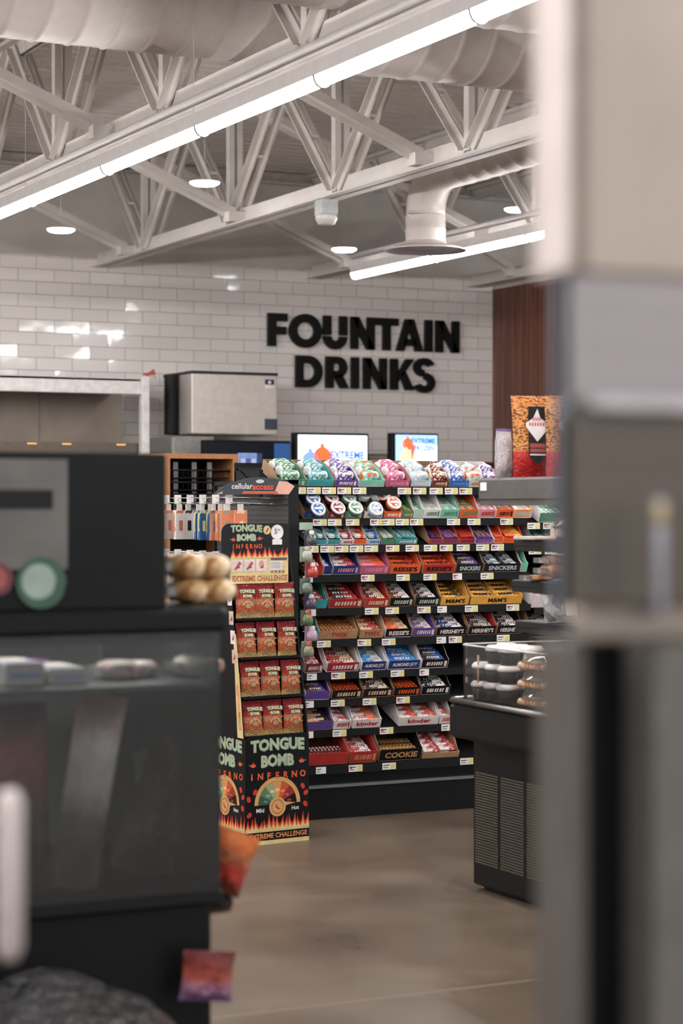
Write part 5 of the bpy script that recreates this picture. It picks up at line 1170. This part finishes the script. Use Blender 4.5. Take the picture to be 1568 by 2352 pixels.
def spot(name, px, py, r, c0, c1):
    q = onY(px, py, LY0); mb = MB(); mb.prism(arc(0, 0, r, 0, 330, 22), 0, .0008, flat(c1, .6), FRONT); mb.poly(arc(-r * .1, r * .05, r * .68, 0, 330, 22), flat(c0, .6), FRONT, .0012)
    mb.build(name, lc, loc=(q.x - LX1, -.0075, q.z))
spot('painted_green_glow', 92, 1338, .056, (132, 148, 140), (48, 78, 64)); spot('painted_red_glow', -8, 1330, .035, (140, 70, 72), (90, 44, 48))  # blurred green and red reflections painted as flat two-tone discs
LGL = glass('dusty_glass', (226, 228, 228), .0, .035)
lb('lower_frame', (.9, LY0 - .0, zG - .03), (xG + .01, LY0 + 1.6, zG), flat((34, 38, 40), .4), .01)
mb = MB(); mb.box((.9 - LX1, 0, zG), (xG - LX1, .008, zS), LGL); mb.build('end_glass', lc)
mb = MB(); mb.box((xG - LX1 - .008, .008, zG), (xG - LX1, 1.55, zS), LGL); mb.build('front_glass', lc)
lb('back_liner', (.9, LY0 + .75, zG), (xG - .012, LY0 + .76, zS), flat((104, 108, 103), .6, var=.22, scale=3), .002)
lb('inner_shelf', (.9, LY0 + .02, onY(200, 1572, LY0 + .1).z - .012), (xG - .012, LY0 + .45, onY(200, 1572, LY0 + .1).z), flat((70, 74, 78), .5), .003)
lb('base', (.9, LY0 + .02, .0), (xG - .012, LY0 + 1.6, zG - .03), flat((20, 23, 25), .4), .01)
mb = MB(); mb.box((-.6, .22, .0), (xG - LX1 - .03, .26, .006), flat((240, 238, 230), .4, emit=11)); mb.build('shelf_emitter', lc, loc=(0, 0, zS - .012)); lb('emitter_cover', (.9, LY0 + .012, zS - .022), (xG - .01, LY0 + .02, zS), BLK2, .002)  # glowing bar added to light the goods, dark strip added to hide it
# rolls on the protruding shelf
ROLL = wrap((206, 172, 124), (226, 206, 176), (172, 120, 76), rough=.2, scale=14, bump=.6)
def lp(px, py, Y): return onY(px, py, Y)
k = 0
for (px, py, Y, rx, rz, ph) in ((432, 1404, 4.50, .052, .029, 'bottom left'), (492, 1404, 4.48, .046, .029, 'bottom right'), (425, 1352, 4.50, .055, .031, 'top left'), (480, 1352, 4.49, .05, .029, 'top right')):
    q = lp(px, py, Y); zz_ = zB + .001 if k < 2 else zB + .056
    bun_pack(q.x, Y, zz_, rx, .07, rz, 'plastic-wrapped golden rolls, %s pack in the pile on the dark shelf' % ph, 'wrapped rolls on the left case', ROLL); k += 1
# goods behind the dusty glass
zi = onY(200, 1572, LY0 + .1).z
def lbox(name, px0, px1, h, Y, d, z, c, acc, lab, cat):
    a = onY(px0, 1160, Y).x; b_ = onY(px1, 1160, Y).x; mb = MB(); mb.rbox((0, 0, 0), (b_ - a, d, h), wrap(c, acc, scale=9, rough=.4, bump=.1), .01)
    mb.rbox((.01, -.002, h * .3), (b_ - a - .01, .0, h * .6), flat(acc, .4), .001); mb.build(name, loc=(a, Y, z), label=lab, cat=cat)
lbox('food_carton', 12, 105, .05, LY0 + .12, .2, zi, (196, 184, 180), (120, 140, 180), 'white flat food box behind the dusty glass, far left', 'food box')
lbox('food_carton', 112, 205, .035, LY0 + .12, .2, zi, (206, 196, 190), (130, 150, 190), 'white flat food box with blue band, second on the upper glass shelf', 'food box')
lbox('food_carton', 70, 118, .04, LY0 + .34, .1, zi + .0, (120, 84, 130), (150, 110, 150), 'small purple box at the back of the glass shelf', 'food box')
bun_pack(onY(270, 1160, LY0 + .2).x, LY0 + .2, zi, .05, .06, .022, 'red and white snack pack behind the dusty glass', None, wrap((190, 170, 166), (170, 70, 62), scale=20))
bun_pack(onY(330, 1160, LY0 + .2).x, LY0 + .22, zi, .045, .05, .02, 'white and dark red snack pack in the middle behind the glass', None, wrap((196, 180, 176), (130, 60, 58), scale=20))
bun_pack(onY(455, 1160, LY0 + .2).x, LY0 + .2, zi, .06, .06, .026, 'pale wrapped roll pack at the right end behind the glass', None, wrap((190, 182, 176), (160, 120, 100), scale=12))
zc = zG + .001
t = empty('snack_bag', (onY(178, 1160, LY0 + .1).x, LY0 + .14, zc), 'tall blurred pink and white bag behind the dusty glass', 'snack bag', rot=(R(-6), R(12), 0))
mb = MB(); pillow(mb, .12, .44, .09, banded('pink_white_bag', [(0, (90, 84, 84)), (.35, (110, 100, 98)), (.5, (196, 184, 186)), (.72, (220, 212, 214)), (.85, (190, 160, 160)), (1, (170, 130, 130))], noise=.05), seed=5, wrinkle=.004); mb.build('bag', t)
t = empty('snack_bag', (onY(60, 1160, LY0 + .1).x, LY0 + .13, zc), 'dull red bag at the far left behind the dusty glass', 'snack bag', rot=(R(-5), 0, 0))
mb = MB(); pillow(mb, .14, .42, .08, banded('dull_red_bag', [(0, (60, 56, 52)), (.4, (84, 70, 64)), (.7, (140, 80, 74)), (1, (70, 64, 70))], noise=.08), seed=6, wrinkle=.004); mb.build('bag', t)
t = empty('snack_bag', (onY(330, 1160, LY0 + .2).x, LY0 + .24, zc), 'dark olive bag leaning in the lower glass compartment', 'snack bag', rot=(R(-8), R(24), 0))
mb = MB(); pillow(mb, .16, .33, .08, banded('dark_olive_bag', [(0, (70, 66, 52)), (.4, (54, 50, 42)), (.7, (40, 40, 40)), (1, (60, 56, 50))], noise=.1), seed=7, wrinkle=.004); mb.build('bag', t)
t = empty('snack_bag', (onY(420, 1160, LY0 + .3).x, LY0 + .34, zc), 'grey-green bag in the right corner behind the dusty glass', 'snack bag', rot=(R(-6), R(-6), 0))
mb = MB(); pillow(mb, .15, .28, .08, banded('grey_green_bag', [(0, (96, 92, 72)), (.5, (110, 112, 104)), (1, (120, 122, 118))], noise=.08), seed=11, wrinkle=.004); mb.build('bag', t)
# chip bags hanging at the right side of the left case
def hangbag(px, pxr, pyt, pyb, Y, lab, stops, rz, seed, ry=0):
    a = onY(px, pyb, Y); b_ = onY(pxr, pyb, Y); top = onY(px, pyt, Y).z; w = b_.x - a.x; h = top - a.z
    t = empty('chip_bag', ((a.x + b_.x) / 2, Y, a.z), lab, 'chip bag', rot=(0, R(ry), R(rz)), group='chip bags hanging beside the left case')
    mb = MB(); pillow(mb, w, h, .075, banded('chip_film_%d' % seed, stops, noise=.13, bump=1), nx=12, ny=16, crimp=.05, wrinkle=.009, seed=seed); mb.build('bag', t); return t
hangbag(452, 546, 1905, 2050, 4.42, 'orange crumpled chip bag sticking out beside the left case', [(0, (120, 80, 64)), (.25, (190, 58, 40)), (.5, (196, 62, 40)), (.58, (206, 136, 96)), (.75, (214, 108, 48)), (1, (222, 124, 56))], -20, 21, 22)
hangbag(476, 532, 2020, 2100, 4.46, 'dark teal and grey chip bag under the orange one', [(0, (120, 116, 110)), (.3, (90, 60, 50)), (.5, (52, 66, 72)), (.8, (70, 84, 84)), (1, (150, 150, 150))], 6, 22)
hangbag(412, 528, 2190, 2306, 4.24, 'purple and dark red chip bag lowest beside the left case', [(0, (130, 96, 150)), (.3, (170, 120, 150)), (.5, (190, 90, 70)), (.7, (150, 60, 50)), (.82, (110, 34, 34)), (1, (92, 26, 28))], -8, 23, 6)
# wire strip carrying them
mb = MB(); q0 = onY(500, 1900, 4.47); mb.tube([(0, 0, 0), (0, 0, -.62)], .004, flat((110, 112, 114), .3, .7), 6)
for z in (-.02, -.14, -.42):
    mb.tube([(0, 0, z), (.05, -.06, z + .01)], .003, flat((110, 112, 114), .3, .7), 6)
mb.build('wire_strip', loc=(xG + .006, 4.47, q0.z + .04), label='wire strip on the side of the left case holding chip bags', cat='wire strip')
# glossy black bag standing on the floor in front of the left case
m, nt, b = nodes('black_plastic'); n = N(nt, 'ShaderNodeTexNoise'); n.inputs['Scale'].default_value = 26; n.inputs['Detail'].default_value = 4; n.inputs['Distortion'].default_value = 1.5
L(nt, coordn(nt, scale=(1, 1, 1.6)), n.inputs['Vector']); bp = N(nt, 'ShaderNodeBump'); bp.inputs['Strength'].default_value = 1; bp.inputs['Distance'].default_value = .05
L(nt, n.outputs['Fac'], bp.inputs['Height']); L(nt, bp.outputs['Normal'], b.inputs['Normal']); b.inputs['Base Color'].default_value = lin((8, 10, 12)); b.inputs['Roughness'].default_value = .12; b.inputs['Specular IOR Level'].default_value = .9
rnd = random.Random(5); rings = []
for i in range(15):
    v = i / 14; rr = (.15 + .15 * math.sin(math.pi * min(1, v * .92))) * (1 if v < .85 else 1 - (v - .85) * 4.5)
    rings.append([(rr * math.cos(R(a)) * (1 + rnd.uniform(-.06, .06)), rr * .75 * math.sin(R(a)) * (1 + rnd.uniform(-.06, .06)), v * .56) for a in range(0, 360, 12)])
mb = MB(); mb.loft(rings, m, smooth=True); mb.build('black_trash_bag', loc=(1.33, 4.02, 0), label='shiny crinkled black plastic bag in the lower left foreground', cat='bag')
# pale vertical door handle, very near, lower left
t = empty('glass_door', (0.42, 1.86, 0), 'stainless door edge with thick pale pull handle at the lower left', 'door')
q = onD(22, 1990, 2.1); a0 = onD(28, 1815, 2.1).z; a1 = onD(28, 2205, 2.1).z
t.location = (q.x - .16, q.y + .03, 0)
MB().rbox((-.05, -.02, .0), (.0, .03, 2.1), steel((160, 158, 156), .35), .005).build('door_stile', t)
mb = MB(); mb.tube([(.16, -.03, a1), (.16, -.03, a1 + .012), (.16, -.03, a0 - .012), (.16, -.03, a0)], [.008, .0135, .0135, .008], flat((186, 176, 174), .45), 14)
mb.tube([(.15, -.03, a0 - .03), (-.02, .0, a0 - .03)], .006, flat((150, 146, 144), .4), 8); mb.build('pull_handle', t)
# ================================================================== STEEL CABINET, RIGHT FOREGROUND
D0 = 1.75; pA = onD(1318, 1160, D0); FX, FY = pA.x, pA.y
z1 = onD(1345, 620, D0).z; zM = onD(1345, 1478, D0).z; zD = onD(1345, 1400, D0).z
yF = lambda px, X: X / ((sT + (px - CX) / FPX * cT) / (cT - (px - CX) / FPX * sT))
cab = empty('steel_cabinet', (FX, FY, 0), 'tall blurred steel cabinet filling the right foreground', 'cabinet')
def fb(name, a, b_, mat, r=.006, kids=None):
    mb = MB(); mb.rbox((a[0] - FX, a[1] - FY, a[2]), (b_[0] - FX, b_[1] - FY, b_[2]), mat, r); return mb.build(name, kids or cab)
yb = yF(1228, FX); yb2 = yF(1302, FX + .004)
fb('upper_post', (FX, FY + .004, z1), (FX + .004, yb, 2.35), flat((200, 189, 184), .6, var=.02))
fb('upper_panel', (FX + .012, FY + .006, z1), (FX + .7, FY + .03, 2.35), flat((168, 156, 146), .5, var=.06, scale=4))
fb('dark_gap', (FX + .0, FY - .001, z1), (FX + .012, FY + .006, 2.35), flat((120, 108, 100), .6), .001)
SG = steel((112, 110, 112), .4, 0)
zR = onD(1345, 925, D0).z
fb('upper_door', (FX + .004, FY + .008, zR), (FX + .7, FY + .035, z1), steel((150, 144, 146), .5, 0))  # blurred reflection bands of the steel put into lighter and darker panels
fb('lower_door', (FX + .004, FY + .008, zD), (FX + .7, FY + .035, zR - .006), steel((96, 90, 84), .5, 0))
fb('door_rail', (FX + .02, FY - .004, zR - .006), (FX + .7, FY + .03, zR + .006), flat((170, 166, 170), .45), .003)
fb('side', (FX + .004, FY + .035, zD), (FX + .7, yb2, z1), flat((104, 108, 118), .5), .004)
fb('drawer_band', (FX + .002, FY - .004, zM), (FX + .7, yb2, zD), steel((140, 132, 124), .45, 0), .008)
fb('grey_post', (FX - .0, FY + .004, 0), (FX + .016, yb, zM), flat((80, 74, 69), .55), .004)
fb('recess_back', (FX + .016, FY + .05, 0), (FX + .7, FY + .06, zM), flat((14, 15, 17), .4), .002)
p2 = onD(1500, 1160, D0); dx = 0
xr2 = FX + .0; 
# right-hand post at photo column 1500 on the same front plane
XR2 = (lambda px: FY * (sT + (px - CX) / FPX * cT) / (cT - (px - CX) / FPX * sT))(1505)
fb('grey_post', (XR2, FY, 0), (XR2 + .2, FY + .05, zM), flat((92, 90, 86), .55), .004)
XP = (lambda px, Y: Y * (sT + (px - CX) / FPX * cT) / (cT - (px - CX) / FPX * sT))(1516, FY - .03)
zt2 = onD(1516, 1148, D0).z
mb = MB(); mb.tube([(XP - FX, -.03, zD - .005), (XP - FX, -.03, zt2 - .02), (XP - FX, -.03, zt2)], .0045, flat((170, 172, 184), .4), 12); mb.box((XP - FX - .004, -.032, zD - .006), (XP - FX + .004, .0, zD), SG); mb.build('pull_bar', cab)
mb = MB(); mb.tube([(XP - FX, -.03, zt2 - .022), (XP - FX, -.03, zt2 - .004)], .0047, flat((176, 160, 120), .4), 12); mb.build('pull_bar_cap', cab)
